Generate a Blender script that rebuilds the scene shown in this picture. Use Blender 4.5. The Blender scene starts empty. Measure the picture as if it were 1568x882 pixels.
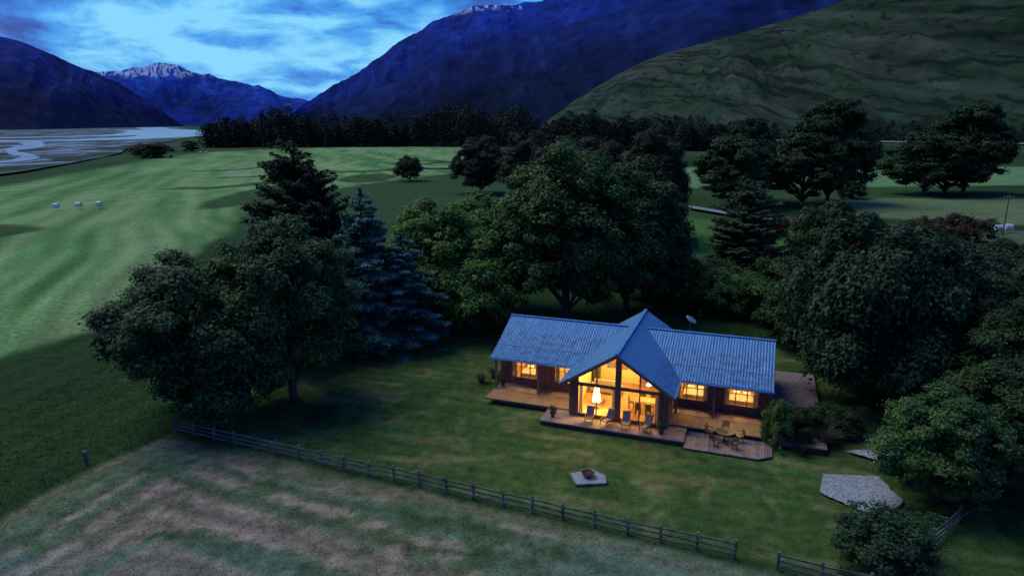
import bpy, math, numpy as np
from mathutils import Vector
rng = np.random.default_rng(11)
scene = bpy.context.scene
scene.view_settings.view_transform = 'Standard'
scene.view_settings.look = 'None'
scene.view_settings.exposure = 0

# ------------------------------------------------------------------ noise
def _h(ix, iy, s):
    v = np.sin(ix*127.1 + iy*311.7 + s*74.7)*43758.5453
    return v - np.floor(v)
def vnoise(x, y, s=0.0):
    x = np.asarray(x, float); y = np.asarray(y, float)
    ix = np.floor(x); iy = np.floor(y); fx = x-ix; fy = y-iy
    fx = fx*fx*(3-2*fx); fy = fy*fy*(3-2*fy)
    a = _h(ix, iy, s); b = _h(ix+1, iy, s); c = _h(ix, iy+1, s); d = _h(ix+1, iy+1, s)
    return a+(b-a)*fx+(c-a)*fy+(a-b-c+d)*fx*fy
def fbm(x, y, o=4, s=0.0):
    r = 0; amp = .5; t = 0
    for i in range(o):
        r = r+amp*vnoise(x*2**i, y*2**i, s+i*3.1); t += amp; amp *= .5
    return r/t
def ridged(x, y, o=5, s=0.0, g=.5):
    r = 0; amp = .5; t = 0
    for i in range(o):
        r = r+amp*(1-np.abs(2*vnoise(x*2**i, y*2**i, s+i*5.3)-1)); t += amp; amp *= g
    return r/t
def sst(a, b, x):
    t = np.clip((x-a)/(b-a), 0, 1); return t*t*(3-2*t)
def sdpoly(x, y, P):
    P = np.array(P, float); n = len(P)
    d = np.full(x.shape, 1e18); inside = np.zeros(x.shape, bool)
    for i in range(n):
        ax, ay = P[i]; bx, by = P[(i+1) % n]
        ex, ey = bx-ax, by-ay
        t = np.clip(((x-ax)*ex+(y-ay)*ey)/(ex*ex+ey*ey), 0, 1)
        d = np.minimum(d, (x-ax-t*ex)**2+(y-ay-t*ey)**2)
        c = ((ay > y) != (by > y)) & (x < (bx-ax)*(y-ay)/(by-ay+1e-12)+ax)
        inside ^= c
    d = np.sqrt(d)
    return np.where(inside, d, -d)
def mix(a, b, t):
    return a*(1-t[..., None])+np.array(b, float)*t[..., None]

# ------------------------------------------------------------------ materials
def newmat(name):
    m = bpy.data.materials.new(name); m.use_nodes = True
    nt = m.node_tree; nt.nodes.clear()
    out = nt.nodes.new('ShaderNodeOutputMaterial')
    b = nt.nodes.new('ShaderNodeBsdfPrincipled')
    nt.links.new(b.outputs[0], out.inputs[0])
    return m, nt, b, out
def N(nt, t, **kw):
    n = nt.nodes.new(t)
    for k, v in kw.items(): setattr(n, k, v)
    return n
def noisemat(name, c1, c2, scale=3.0, rough=.8, stretch=(1, 1, 1), bump=.0, metallic=0, detail=5, bumpscale=None, lo=.35, hi=.65):
    m, nt, b, out = newmat(name)
    tc = N(nt, 'ShaderNodeTexCoord'); mp = N(nt, 'ShaderNodeMapping'); mp.inputs['Scale'].default_value = stretch
    nt.links.new(tc.outputs['Object'], mp.inputs[0])
    no = N(nt, 'ShaderNodeTexNoise'); no.inputs['Scale'].default_value = scale; no.inputs['Detail'].default_value = detail
    nt.links.new(mp.outputs[0], no.inputs[0])
    r = N(nt, 'ShaderNodeValToRGB'); r.color_ramp.elements[0].position = lo; r.color_ramp.elements[1].position = hi
    r.color_ramp.elements[0].color = (*c1, 1); r.color_ramp.elements[1].color = (*c2, 1)
    nt.links.new(no.outputs[0], r.inputs[0]); nt.links.new(r.outputs[0], b.inputs['Base Color'])
    b.inputs['Roughness'].default_value = rough; b.inputs['Metallic'].default_value = metallic
    if bump:
        bp = N(nt, 'ShaderNodeBump'); bp.inputs['Strength'].default_value = bump; bp.inputs['Distance'].default_value = .05
        n2 = N(nt, 'ShaderNodeTexNoise'); n2.inputs['Scale'].default_value = bumpscale or scale*4; n2.inputs['Detail'].default_value = 5
        nt.links.new(mp.outputs[0], n2.inputs[0]); nt.links.new(n2.outputs[0], bp.inputs['Height']); nt.links.new(bp.outputs[0], b.inputs['Normal'])
    return m
def plankmat(name, c1, c2, axis=0, width=.14, rough=.65, dark=.35):
    m, nt, b, out = newmat(name)
    tc = N(nt, 'ShaderNodeTexCoord'); sp = N(nt, 'ShaderNodeSeparateXYZ'); nt.links.new(tc.outputs['Object'], sp.inputs[0])
    dv = N(nt, 'ShaderNodeMath', operation='DIVIDE'); dv.inputs[1].default_value = width
    nt.links.new(sp.outputs[axis], dv.inputs[0])
    fl = N(nt, 'ShaderNodeMath', operation='FLOOR'); nt.links.new(dv.outputs[0], fl.inputs[0])
    fr = N(nt, 'ShaderNodeMath', operation='FRACT'); nt.links.new(dv.outputs[0], fr.inputs[0])
    wn = N(nt, 'ShaderNodeTexWhiteNoise', noise_dimensions='1D'); nt.links.new(fl.outputs[0], wn.inputs['W'])
    gap = N(nt, 'ShaderNodeMath', operation='GREATER_THAN'); gap.inputs[1].default_value = .12; nt.links.new(fr.outputs[0], gap.inputs[0])
    no = N(nt, 'ShaderNodeTexNoise'); no.inputs['Scale'].default_value = 2.2; no.inputs['Detail'].default_value = 8
    nt.links.new(tc.outputs['Object'], no.inputs[0])
    ad = N(nt, 'ShaderNodeMath', operation='MULTIPLY_ADD'); nt.links.new(wn.outputs[0], ad.inputs[0]); ad.inputs[1].default_value = .6
    nm = N(nt, 'ShaderNodeMath', operation='MULTIPLY_ADD'); nt.links.new(no.outputs[0], nm.inputs[0]); nm.inputs[1].default_value = 1.6; nm.inputs[2].default_value = -.6
    nt.links.new(nm.outputs[0], ad.inputs[2])
    mx = N(nt, 'ShaderNodeMix', data_type='RGBA'); mx.inputs[6].default_value = (*c1, 1); mx.inputs[7].default_value = (*c2, 1)
    mx.clamp_factor = True
    nt.links.new(ad.outputs[0], mx.inputs[0])
    mr = N(nt, 'ShaderNodeMapRange'); mr.inputs[3].default_value = dark; mr.inputs[4].default_value = 1
    nt.links.new(gap.outputs[0], mr.inputs[0])
    mu = N(nt, 'ShaderNodeVectorMath', operation='SCALE'); nt.links.new(mx.outputs[2], mu.inputs[0]); nt.links.new(mr.outputs[0], mu.inputs[3])
    nt.links.new(mu.outputs[0], b.inputs['Base Color']); b.inputs['Roughness'].default_value = rough
    bp = N(nt, 'ShaderNodeBump'); bp.inputs['Strength'].default_value = .6; bp.inputs['Distance'].default_value = .02
    nt.links.new(gap.outputs[0], bp.inputs['Height']); nt.links.new(bp.outputs[0], b.inputs['Normal'])
    return m
def roofmat():
    m, nt, b, out = newmat('corrugated_iron')
    tc = N(nt, 'ShaderNodeTexCoord')
    uv = N(nt, 'ShaderNodeSeparateXYZ'); nt.links.new(tc.outputs['UV'], uv.inputs[0])
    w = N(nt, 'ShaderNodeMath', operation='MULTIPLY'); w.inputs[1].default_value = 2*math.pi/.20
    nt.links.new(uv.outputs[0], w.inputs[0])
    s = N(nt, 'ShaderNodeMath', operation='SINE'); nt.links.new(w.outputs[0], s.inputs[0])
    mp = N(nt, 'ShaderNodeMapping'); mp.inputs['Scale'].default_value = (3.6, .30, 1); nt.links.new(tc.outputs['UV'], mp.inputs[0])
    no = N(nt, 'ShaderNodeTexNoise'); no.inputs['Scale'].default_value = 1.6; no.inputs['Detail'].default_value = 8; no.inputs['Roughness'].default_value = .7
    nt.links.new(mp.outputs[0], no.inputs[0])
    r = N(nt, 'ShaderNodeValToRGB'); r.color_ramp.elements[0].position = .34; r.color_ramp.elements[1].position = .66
    r.color_ramp.elements[0].color = (.055, .23, .54, 1); r.color_ramp.elements[1].color = (.19, .44, .80, 1)  # blue of the sky reflected in galvanised iron, painted into the base colour
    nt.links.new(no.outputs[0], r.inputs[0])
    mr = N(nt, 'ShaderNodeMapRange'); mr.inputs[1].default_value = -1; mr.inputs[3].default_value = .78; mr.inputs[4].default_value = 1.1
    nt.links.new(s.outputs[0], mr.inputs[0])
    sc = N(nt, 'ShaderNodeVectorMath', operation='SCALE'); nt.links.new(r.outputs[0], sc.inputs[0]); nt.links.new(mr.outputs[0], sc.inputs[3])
    lap = N(nt, 'ShaderNodeMath', operation='LESS_THAN'); lap.inputs[1].default_value = 1.7; nt.links.new(uv.outputs[1], lap.inputs[0])
    n2 = N(nt, 'ShaderNodeTexNoise'); n2.inputs['Scale'].default_value = 2.5; n2.inputs['Detail'].default_value = 8; nt.links.new(tc.outputs['UV'], n2.inputs[0])
    r2 = N(nt, 'ShaderNodeValToRGB'); r2.color_ramp.elements[0].position = .46; r2.color_ramp.elements[1].position = .62
    nt.links.new(n2.outputs[0], r2.inputs[0])
    ml = N(nt, 'ShaderNodeMath', operation='MULTIPLY'); nt.links.new(lap.outputs[0], ml.inputs[0]); nt.links.new(r2.outputs[0], ml.inputs[1])
    m5 = N(nt, 'ShaderNodeMath', operation='MULTIPLY'); nt.links.new(ml.outputs[0], m5.inputs[0]); m5.inputs[1].default_value = .6
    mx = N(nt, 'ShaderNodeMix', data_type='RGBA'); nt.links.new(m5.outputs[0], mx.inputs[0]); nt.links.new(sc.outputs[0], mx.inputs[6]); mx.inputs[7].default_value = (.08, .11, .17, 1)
    nt.links.new(mx.outputs[2], b.inputs['Base Color'])
    b.inputs['Roughness'].default_value = .5; b.inputs['Metallic'].default_value = .1
    bp = N(nt, 'ShaderNodeBump'); bp.inputs['Strength'].default_value = .6; bp.inputs['Distance'].default_value = .03
    nt.links.new(s.outputs[0], bp.inputs['Height']); nt.links.new(bp.outputs[0], b.inputs['Normal'])
    return m
def leafmat(name='leaves', trans=.18):
    m, nt, b, out = newmat(name)
    at = N(nt, 'ShaderNodeAttribute', attribute_name='tint')
    oi = N(nt, 'ShaderNodeObjectInfo')
    mu = N(nt, 'ShaderNodeVectorMath', operation='MULTIPLY')
    nt.links.new(at.outputs['Color'], mu.inputs[0]); nt.links.new(oi.outputs['Color'], mu.inputs[1])
    nt.links.new(mu.outputs[0], b.inputs['Base Color']); b.inputs['Roughness'].default_value = .6
    b.inputs['Specular IOR Level'].default_value = .2
    tr = N(nt, 'ShaderNodeBsdfTranslucent'); nt.links.new(mu.outputs[0], tr.inputs[0])
    mx = N(nt, 'ShaderNodeMixShader'); mx.inputs[0].default_value = trans
    nt.links.new(b.outputs[0], mx.inputs[1]); nt.links.new(tr.outputs[0], mx.inputs[2]); nt.links.new(mx.outputs[0], out.inputs[0])
    return m
def vcolmat(name, scale, amt=.5, bump=.5, dist=.05, scale2=None, rough=.9, detail=6, scale3=None):
    m, nt, b, out = newmat(name)
    at = N(nt, 'ShaderNodeAttribute', attribute_name='tint')
    tc = N(nt, 'ShaderNodeTexCoord')
    n1 = N(nt, 'ShaderNodeTexNoise'); n1.inputs['Scale'].default_value = scale; n1.inputs['Detail'].default_value = detail; n1.inputs['Roughness'].default_value = .65
    n2 = N(nt, 'ShaderNodeTexNoise'); n2.inputs['Scale'].default_value = scale2 or scale*.13; n2.inputs['Detail'].default_value = 6
    n2.inputs['Roughness'].default_value = .62
    for n in (n1, n2): nt.links.new(tc.outputs['Object'], n.inputs[0])
    ad = N(nt, 'ShaderNodeMath', operation='ADD'); nt.links.new(n1.outputs[0], ad.inputs[0]); nt.links.new(n2.outputs[0], ad.inputs[1])
    mr = N(nt, 'ShaderNodeMapRange'); mr.inputs[1].default_value = .72; mr.inputs[2].default_value = 1.28
    mr.inputs[3].default_value = 1-amt; mr.inputs[4].default_value = 1+amt
    nt.links.new(ad.outputs[0], mr.inputs[0])
    sc = N(nt, 'ShaderNodeVectorMath', operation='SCALE'); nt.links.new(at.outputs['Color'], sc.inputs[0]); nt.links.new(mr.outputs[0], sc.inputs[3])
    nt.links.new(sc.outputs[0], b.inputs['Base Color']); b.inputs['Roughness'].default_value = rough; b.inputs['Specular IOR Level'].default_value = .05
    bp = N(nt, 'ShaderNodeBump'); bp.inputs['Strength'].default_value = bump; bp.inputs['Distance'].default_value = dist
    nt.links.new(n1.outputs[0], bp.inputs['Height']); nt.links.new(bp.outputs[0], b.inputs['Normal'])
    return m
def emitmat(name, col, s):
    m, nt, b, out = newmat(name)
    b.inputs['Base Color'].default_value = (*col, 1)
    b.inputs['Emission Color'].default_value = (*col, 1); b.inputs['Emission Strength'].default_value = s
    return m

# ------------------------------------------------------------------ mesh helpers
def link(o, parent=None):
    scene.collection.objects.link(o)
    if parent: o.parent = parent
    return o
def fastmesh(name, V, F, mats, midx=None, tint=None, smooth=False):
    V = np.ascontiguousarray(V, np.float32); F = np.ascontiguousarray(F, np.int32)
    me = bpy.data.meshes.new(name); k = F.shape[1]
    me.vertices.add(len(V)); me.vertices.foreach_set('co', V.ravel())
    me.loops.add(F.size); me.loops.foreach_set('vertex_index', F.ravel())
    me.polygons.add(len(F)); me.polygons.foreach_set('loop_start', np.arange(len(F), dtype=np.int32)*k)
    for m in mats: me.materials.append(m)
    if midx is not None: me.polygons.foreach_set('material_index', np.ascontiguousarray(midx, np.int32))
    me.update(calc_edges=True)
    if tint is not None:
        a = me.attributes.new('tint', 'FLOAT_COLOR', 'POINT')
        c = np.ones((len(V), 4), np.float32); c[:, :3] = tint
        a.data.foreach_set('color', c.ravel())
    if smooth: me.polygons.foreach_set('use_smooth', np.ones(len(F), bool))
    return me
class MB:
    def __init__(s): s.v = []; s.f = []; s.m = []; s.mats = []
    def mi(s, mat):
        if mat not in s.mats: s.mats.append(mat)
        return s.mats.index(mat)
    def box(s, x0, x1, y0, y1, z0, z1, mat):
        n = len(s.v); s.v += [(x0, y0, z0), (x1, y0, z0), (x1, y1, z0), (x0, y1, z0), (x0, y0, z1), (x1, y0, z1), (x1, y1, z1), (x0, y1, z1)]
        for f in ((0, 3, 2, 1), (4, 5, 6, 7), (0, 1, 5, 4), (1, 2, 6, 5), (2, 3, 7, 6), (3, 0, 4, 7)):
            s.f.append(tuple(n+i for i in f)); s.m.append(s.mi(mat))
    def prism(s, pts, d, mat):
        n = len(s.v); k = len(pts)
        s.v += [tuple(p) for p in pts]+[(p[0]+d[0], p[1]+d[1], p[2]+d[2]) for p in pts]
        s.f.append(tuple(range(n, n+k))); s.m.append(s.mi(mat))
        s.f.append(tuple(range(n+2*k-1, n+k-1, -1))); s.m.append(s.mi(mat))
        for i in range(k):
            j = (i+1) % k; s.f.append((n+i, n+k+i, n+k+j, n+j)); s.m.append(s.mi(mat))
    def bar(s, p, q, w, h, mat, up=(0, 0, 1)):
        p = Vector(p); q = Vector(q); d = (q-p).normalized(); u = Vector(up)
        a = d.cross(u)
        if a.length < 1e-4: a = d.cross(Vector((1, 0, 0)))
        a.normalize(); b = a.cross(d).normalized()
        a *= w/2; b *= h/2
        s.prism([p-a-b, p+a-b, p+a+b, p-a+b], q-p, mat)
    def cyl(s, p, q, r0, r1, mat, n=10):
        p = Vector(p); q = Vector(q); d = (q-p).normalized()
        a = d.orthogonal().normalized(); b = d.cross(a)
        k = len(s.v)
        for c, r in ((p, r0), (q, r1)):
            for i in range(n):
                t = 2*math.pi*i/n; s.v.append(tuple(c+a*r*math.cos(t)+b*r*math.sin(t)))
        for i in range(n):
            j = (i+1) % n; s.f.append((k+i, k+j, k+n+j, k+n+i)); s.m.append(s.mi(mat))
        s.f.append(tuple(range(k+n-1, k-1, -1))); s.m.append(s.mi(mat))
        s.f.append(tuple(range(k+n, k+2*n))); s.m.append(s.mi(mat))
    def xf(s, start, loc=(0, 0, 0), rz=0):
        c, sn = math.cos(rz), math.sin(rz)
        for i in range(start, len(s.v)):
            x, y, z = s.v[i]; s.v[i] = (c*x-sn*y+loc[0], sn*x+c*y+loc[1], z+loc[2])
    def obj(s, name, parent=None, loc=(0, 0, 0), rz=0):
        me = bpy.data.meshes.new(name); me.from_pydata([tuple(v) for v in s.v], [], s.f)
        for m in s.mats: me.materials.append(m)
        me.polygons.foreach_set('material_index', s.m); me.update()
        o = bpy.data.objects.new(name, me); link(o, parent); o.location = loc; o.rotation_euler[2] = rz
        return o

M_leaf = leafmat('leaves'); M_bark = noisemat('bark', (.05, .04, .03), (.16, .13, .11), 5, .9, (1, 1, .25), .6)
M_ground = vcolmat('grass_ground', 9.0, .55, .7, .06, 1.5)
M_hill = vcolmat('hillside_ground', .035, .40, .35, 2.0, .008)
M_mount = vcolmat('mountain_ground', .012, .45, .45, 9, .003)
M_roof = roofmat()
M_clad = plankmat('vertical_cladding', (.17, .09, .06), (.30, .18, .13), 1, .16)
M_cladx = plankmat('vertical_cladding_front', (.17, .09, .06), (.30, .18, .13), 0, .16)
M_deck = plankmat('deck_boards', (.20, .13, .125), (.42, .30, .30), 1, .16)
M_deck2 = plankmat('deck_boards_cross', (.20, .13, .125), (.42, .30, .30), 0, .16)
M_trim = noisemat('stained_timber', (.06, .035, .022), (.10, .06, .04), 3)
M_beam = noisemat('barge_board', (.20, .12, .08), (.28, .18, .12), 3)
M_fence = noisemat('weathered_timber', (.085, .095, .08), (.25, .26, .22), 2.2, .9, (1, 1, 1), .4)
M_wall = noisemat('warm_plaster', (.66, .50, .26), (.76, .58, .32), 1.5)
M_floorin = noisemat('timber_floor', (.30, .17, .08), (.42, .25, .12), 2)
M_dark = noisemat('dark_furniture', (.03, .025, .02), (.06, .045, .035), 4, .5)
M_pale = noisemat('pale_canvas', (.26, .25, .24), (.36, .34, .32), 5)
M_white = noisemat('white_paint', (.62, .62, .60), (.75, .75, .73), 3, .5)
M_steel = noisemat('rusted_steel', (.10, .05, .035), (.18, .09, .06), 6, .7)
M_conc = noisemat('flashing', (.10, .28, .58), (.18, .40, .72), 3, .5)
M_greyroof = noisemat('grey_roofing', (.26, .28, .30), (.38, .40, .42), 1, .6)
M_wire = noisemat('galvanised_wire', (.10, .11, .11), (.16, .17, .17), 3, .6)
M_gravel = noisemat('gravel', (.15, .18, .23), (.58, .62, .70), 11, .95, bump=.8, bumpscale=20, detail=8)
M_curtain = noisemat('curtain_cloth', (.55, .42, .25), (.80, .66, .42), 6, .8, (6, 1, .2))
M_lamp = emitmat('lampshade', (1.0, .66, .26), 12)
M_bale = noisemat('bale_wrap', (.60, .70, .75), (.75, .82, .85), 3, .35)
M_pot = noisemat('terracotta', (.10, .08, .07), (.16, .12, .10), 4)
M_wood = noisemat('oak', (.22, .12, .06), (.34, .20, .10), 4)
M_art = noisemat('coloured_books', (.25, .06, .03), (.15, .22, .30), 9, .7, lo=.45, hi=.55)
def glassmat():
    m, nt, b, out = newmat('window_glass'); nt.nodes.remove(b)
    t = N(nt, 'ShaderNodeBsdfTransparent'); g = N(nt, 'ShaderNodeBsdfGlossy'); g.inputs['Roughness'].default_value = .05
    mx = N(nt, 'ShaderNodeMixShader'); mx.inputs[0].default_value = .06
    nt.links.new(t.outputs[0], mx.inputs[1]); nt.links.new(g.outputs[0], mx.inputs[2]); nt.links.new(mx.outputs[0], out.inputs[0])
    return m
M_glass = glassmat()

# ------------------------------------------------------------------ ground
BRIGHT = [(-45, 57), (-41, 69), (-50, 100), (-53, 125), (-66, 175), (-52, 230), (-25, 290), (-15, 400), (-40, 640), (-150, 640), (-222, 500), (-208, 398), (-172, 240), (-190, 150), (-130, 60), (-80, 47)]
LAWN = [(-23, 42.6), (14, 27.1), (24, 24), (27, 45), (24, 62), (0, 64), (-10, 62), (-19, 54)]
PADD = [(-22.6, 42.0), (-25.0, 37.2), (-27, 31.5), (-30, 20), (-40, 0), (60, -10), (40, 15), (14, 26.9)]
def ground_col(x, y):
    sh = x.shape
    wx = x+3*(fbm(x*.12, y*.12, 3, 1)-.5); wy = y+3*(fbm(x*.12, y*.12, 3, 2)-.5)
    n = fbm(x*.35, y*.35, 4, 3); nb = fbm(x*.04, y*.04, 4, 4)
    c = np.zeros(sh+(3,))+np.array([.030, .068, .020])
    c = c*(0.7+.7*nb[..., None])
    tr = .5+.5*np.sin((x*.9-y*.2+4*nb)*2*math.pi/2.6); c = c*(.88+.2*tr[..., None])
    far = sst(90, 160, y)
    pl = fbm(x*.012, y*.008, 3, 9)
    c = mix(c, (.060, .12, .045), far*.8*sst(.35, .6, pl))
    d = sdpoly(wx, wy, BRIGHT)
    q = x*.93+y*.36+22*fbm(x*.012, y*.012, 2, 12)
    st = .5+.5*np.sin(q*2*math.pi/4.4)
    st2 = fbm(q*.28, (y*.93-x*.36)*.015, 4, 6)
    f = np.zeros(sh+(3,))+np.array([.165, .365, .110])
    f = mix(f, (.30, .45, .18), sst(.42, .62, st2)*.9)
    f = mix(f, (.09, .22, .06), sst(.47, .34, st2)*.65)
    f = f*(.80+.28*st[..., None])*(.8+.45*nb[..., None])
    rg = .5+.5*np.sin(d*2*math.pi/9+2*nb); f = f*(.90+.14*rg[..., None])
    f = f*(1-.25*sst(8, 0, d)[..., None])
    m = sst(-1.5, 1.5, d)
    c = c*(1-m[..., None])+f*m[..., None]
    for (cx, cy, rx, ry, w) in ((-110, 128, 19, 13, .0), (-104, 250, 22, 34, .70), (-75, 330, 28, 42, .72), (-55, 262, 10, 22, .0), (-58, 372, 26, 22, .64), (-135, 330, 20, 36, .74), (-74, 200, 9, 34, .0)):
        r = np.sqrt(((wx-cx)/rx)**2+((wy-cy)/ry)**2)
        mm = sst(1.06, .94, r)*(sst(w-.06, w+.06, r) if w else 1)
        if w: mm = mm*sst(-.15, .1, (wx-cx)/rx-(wy-cy)/ry*.3)
        c = mix(c, (.034, .075, .022), mm*.85)
    R1 = [(42, 215), (250, 240), (330, 330), (60, 330)]; R2 = [(75, 150), (160, 120), (200, 150), (210, 185), (90, 188)]
    R3 = [(24, 95), (60, 100), (62, 128), (36, 150), (22, 120)]; R4 = [(62, 108), (120, 95), (150, 112), (75, 140)]
    for P, cc, a in ((R1, (.18, .34, .14), 1), (R2, (.19, .26, .12), .95), (R3, (.09, .22, .05), .95), (R4, (.16, .21, .11), .8)):
        c = mix(c, cc, sst(-3, 3, sdpoly(wx, wy, P))*a*(.7+.5*n).clip(0, 1))
    d = sdpoly(x, y, LAWN)
    ml = sst(-.3, .5, d)
    l = np.zeros(sh+(3,))+np.array([.076, .148, .040])
    u = x*.923-y*.386; v = x*.386+y*.923
    l = mix(l, (.19, .205, .082), sst(.50, .70, fbm(u*.30+v*.25, v*1.0-u*.2, 5, 7))*.85)
    l = mix(l, (.20, .20, .09), sst(.58, .72, fbm(u*.9, v*.5, 5, 19))*.7)
    l = mix(l, (.044, .098, .026), sst(.48, .68, fbm(x*.22, y*.22, 4, 8))*.6)
    l = l*(.94+.08*np.sin(v*2*math.pi/1.3+2*nb)[..., None])*(.8+.4*fbm(x*.9, y*.9, 4, 18)[..., None])
    c = c*(1-ml[..., None])+l*ml[..., None]
    d = sdpoly(x+1.2*(fbm(x*.2, y*.2, 3, 21)-.5), y+1.2*(fbm(x*.2, y*.2, 3, 22)-.5), PADD)
    mp = sst(-.3, .5, d)
    al = fbm(d*1.5, (x*.923-y*.386)*.13, 6, 31)
    p = np.zeros(sh+(3,))+np.array([.125, .180, .100])
    p = mix(p, (.34, .27, .20), sst(.46, .60, al)*.9)
    p = mix(p, (.068, .130, .050), sst(.53, .40, fbm(x*.7, y*.7, 5, 33))*.75)
    p = mix(p, (.15, .235, .18), sst(.44, .6, fbm(x*.08+4, y*.12, 3, 35))*.65)
    p = mix(p, (.36, .25, .21), sst(.48, .60, fbm(d*.6+2, x*.07, 5, 36))*.55*sst(3, 8, d))
    p = p*(1+.18*np.sin(d*2*math.pi/1.9+3*fbm(x*.1, y*.1, 2, 37))[..., None])*(.68+.64*fbm(x*1.6, y*1.6, 4, 38)[..., None])
    edge = sst(0, .8, d)*sst(2.4, 1.0, d)
    p = mix(p, (.22, .21, .12), edge*.5)
    verge = sst(1.0, .2, d)
    p = mix(p, (.055, .11, .035), verge*.7)
    c = c*(1-mp[..., None])+p*mp[..., None]
    return c*(.87+.26*n[..., None])
def axis(lo, hi, st, fl, fh, g):
    a = list(np.arange(lo, hi, st)); s = st; x = lo
    left = []
    while x > fl: s *= g; x -= s; left.append(x)
    s = st; x = a[-1]; right = []
    while x < fh: s *= g; x += s; right.append(x)
    return np.array(left[::-1]+a+right)
gx = axis(-42, 30, .25, -9000, 9000, 1.028); gy = axis(22, 60, .25, -3000, 10000, 1.023)
X, Y = np.meshgrid(gx, gy)
Z = .18*(fbm(X*.08, Y*.08, 3, 50)-.5)*sst(6, 14, np.hypot(X-9, Y-44))
Z = Z+1.2*(fbm(X*.01, Y*.01, 3, 51)-.5)*sst(90, 200, np.hypot(X, Y))
nx, ny = len(gx), len(gy)
idx = np.arange(nx*ny).reshape(ny, nx)
F = np.stack([idx[:-1, :-1], idx[:-1, 1:], idx[1:, 1:], idx[1:, :-1]], -1).reshape(-1, 4)
me = fastmesh('ground', np.stack([X, Y, Z], -1).reshape(-1, 3), F, [M_ground], tint=ground_col(X, Y).reshape(-1, 3), smooth=True)
link(bpy.data.objects.new('ground', me))
def sheet(name, pts, z, mat):
    m = MB(); m.v = [(x, y, z) for x, y in pts]; m.f = [tuple(range(len(pts)))]; m.m = [m.mi(mat)]
    return m.obj(name)
def ribbon(name, pts, w, z, mat):
    P = np.array(pts, float); d = np.gradient(P, axis=0); d /= np.linalg.norm(d, axis=1)[:, None]
    nrm = np.stack([-d[:, 1], d[:, 0]], 1); w = np.broadcast_to(np.array(w, float), (len(P),))[:, None]/2
    w = w*(.65+.7*vnoise(np.arange(len(P))*.35, 0*P[:, 0], len(P)))[:, None] if 'river' in name else w
    V = np.concatenate([P+nrm*w, P-nrm*w]); n = len(P)
    V = np.c_[V, np.full(len(V), z)]
    F = [(i, i+1, n+i+1, n+i) for i in range(n-1)]
    me = fastmesh(name, V, F, [mat]); link(bpy.data.objects.new(name, me))
def smooth_pts(p, n=40):
    p = np.array(p, float); t = np.linspace(0, len(p)-1, n); r = []
    for q in t:
        i = int(min(q, len(p)-2)); f = q-i
        p0 = p[max(i-1, 0)]; p1 = p[i]; p2 = p[i+1]; p3 = p[min(i+2, len(p)-1)]
        r.append(.5*((2*p1)+(-p0+p2)*f+(2*p0-5*p1+4*p2-p3)*f*f+(-p0+3*p1-3*p2+p3)*f**3))
    return r
def rivermat():
    m, nt, b, out = newmat('river_flats')
    tc = N(nt, 'ShaderNodeTexCoord'); mp = N(nt, 'ShaderNodeMapping'); mp.inputs['Scale'].default_value = (1, .45, 1); mp.inputs['Rotation'].default_value = (0, 0, math.radians(-25))
    nt.links.new(tc.outputs['Object'], mp.inputs[0])
    no = N(nt, 'ShaderNodeTexNoise'); no.inputs['Scale'].default_value = .026; no.inputs['Detail'].default_value = 8; no.inputs['Distortion'].default_value = 1.2; no.inputs['Roughness'].default_value = .62
    nt.links.new(mp.outputs[0], no.inputs[0])
    r = N(nt, 'ShaderNodeValToRGB'); e = r.color_ramp.elements
    e[0].position = .44; e[0].color = (.030, .060, .026, 1); e[1].position = .53; e[1].color = (.11, .14, .17, 1)
    k = e.new(.58); k.color = (.34, .44, .58, 1); k = e.new(.66); k.color = (.12, .16, .21, 1)
    nt.links.new(no.outputs[0], r.inputs[0]); nt.links.new(r.outputs[0], b.inputs['Base Color'])
    b.inputs['Roughness'].default_value = .85; b.inputs['Specular IOR Level'].default_value = .1
    return m
sheet('river_bed', [(-196, 235), (-205, 290), (-228, 365), (-265, 470), (-310, 560), (-400, 820), (-500, 1110), (-760, 1700), (-1300, 2600), (-2300, 4600), (-2700, 4600), (-1700, 2300), (-900, 900), (-500, 300), (-330, 190)], .75, rivermat())
M_water = noisemat('river_water', (.24, .37, .56), (.46, .58, .74), .03, .35)
for i, (pts, w) in enumerate((([(-900, 640), (-620, 760), (-520, 900), (-560, 1150), (-700, 1500), (-1000, 2100), (-1700, 3300), (-2100, 4300)], np.linspace(55, 190, 50)),
               ([(-900, 820), (-720, 1000), (-700, 1300), (-900, 1700), (-1250, 2300)], 80),
               ([(-480, 360), (-400, 430), (-380, 520), (-440, 640), (-540, 800), (-560, 1000)], 18),
               ([(-400, 250), (-300, 290), (-262, 345), (-285, 410), (-360, 500), (-420, 600)], 9),
               ([(-360, 240), (-270, 262), (-245, 300), (-262, 345)], 6), ([(-700, 480), (-560, 560), (-440, 640)], 26))):
    ribbon('river', smooth_pts(pts, 50), w, .90+.02*i, M_water)
M_track = noisemat('gravel_track', (.24, .28, .33), (.40, .44, .50), .8)
ribbon('gravel_drive', smooth_pts([(34, 178), (42, 165), (50, 148), (57, 136), (58, 122), (50, 108), (36, 96)]), 3.0, .75, M_track)
ribbon('farm_track', smooth_pts([(-52, 345), (-42, 322), (-34, 318), (-22, 330), (-6, 340), (10, 330)]), 6.0, .9, M_track)
ribbon('road', smooth_pts([(200, 900), (330, 820), (440, 740), (560, 640), (800, 470)]), 40, 1.3, M_track)
ribbon('irrigation_ditch', smooth_pts([(-112, 262), (-100, 268), (-93, 280), (-92, 300)]), 3.0, .8, M_track)

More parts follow.
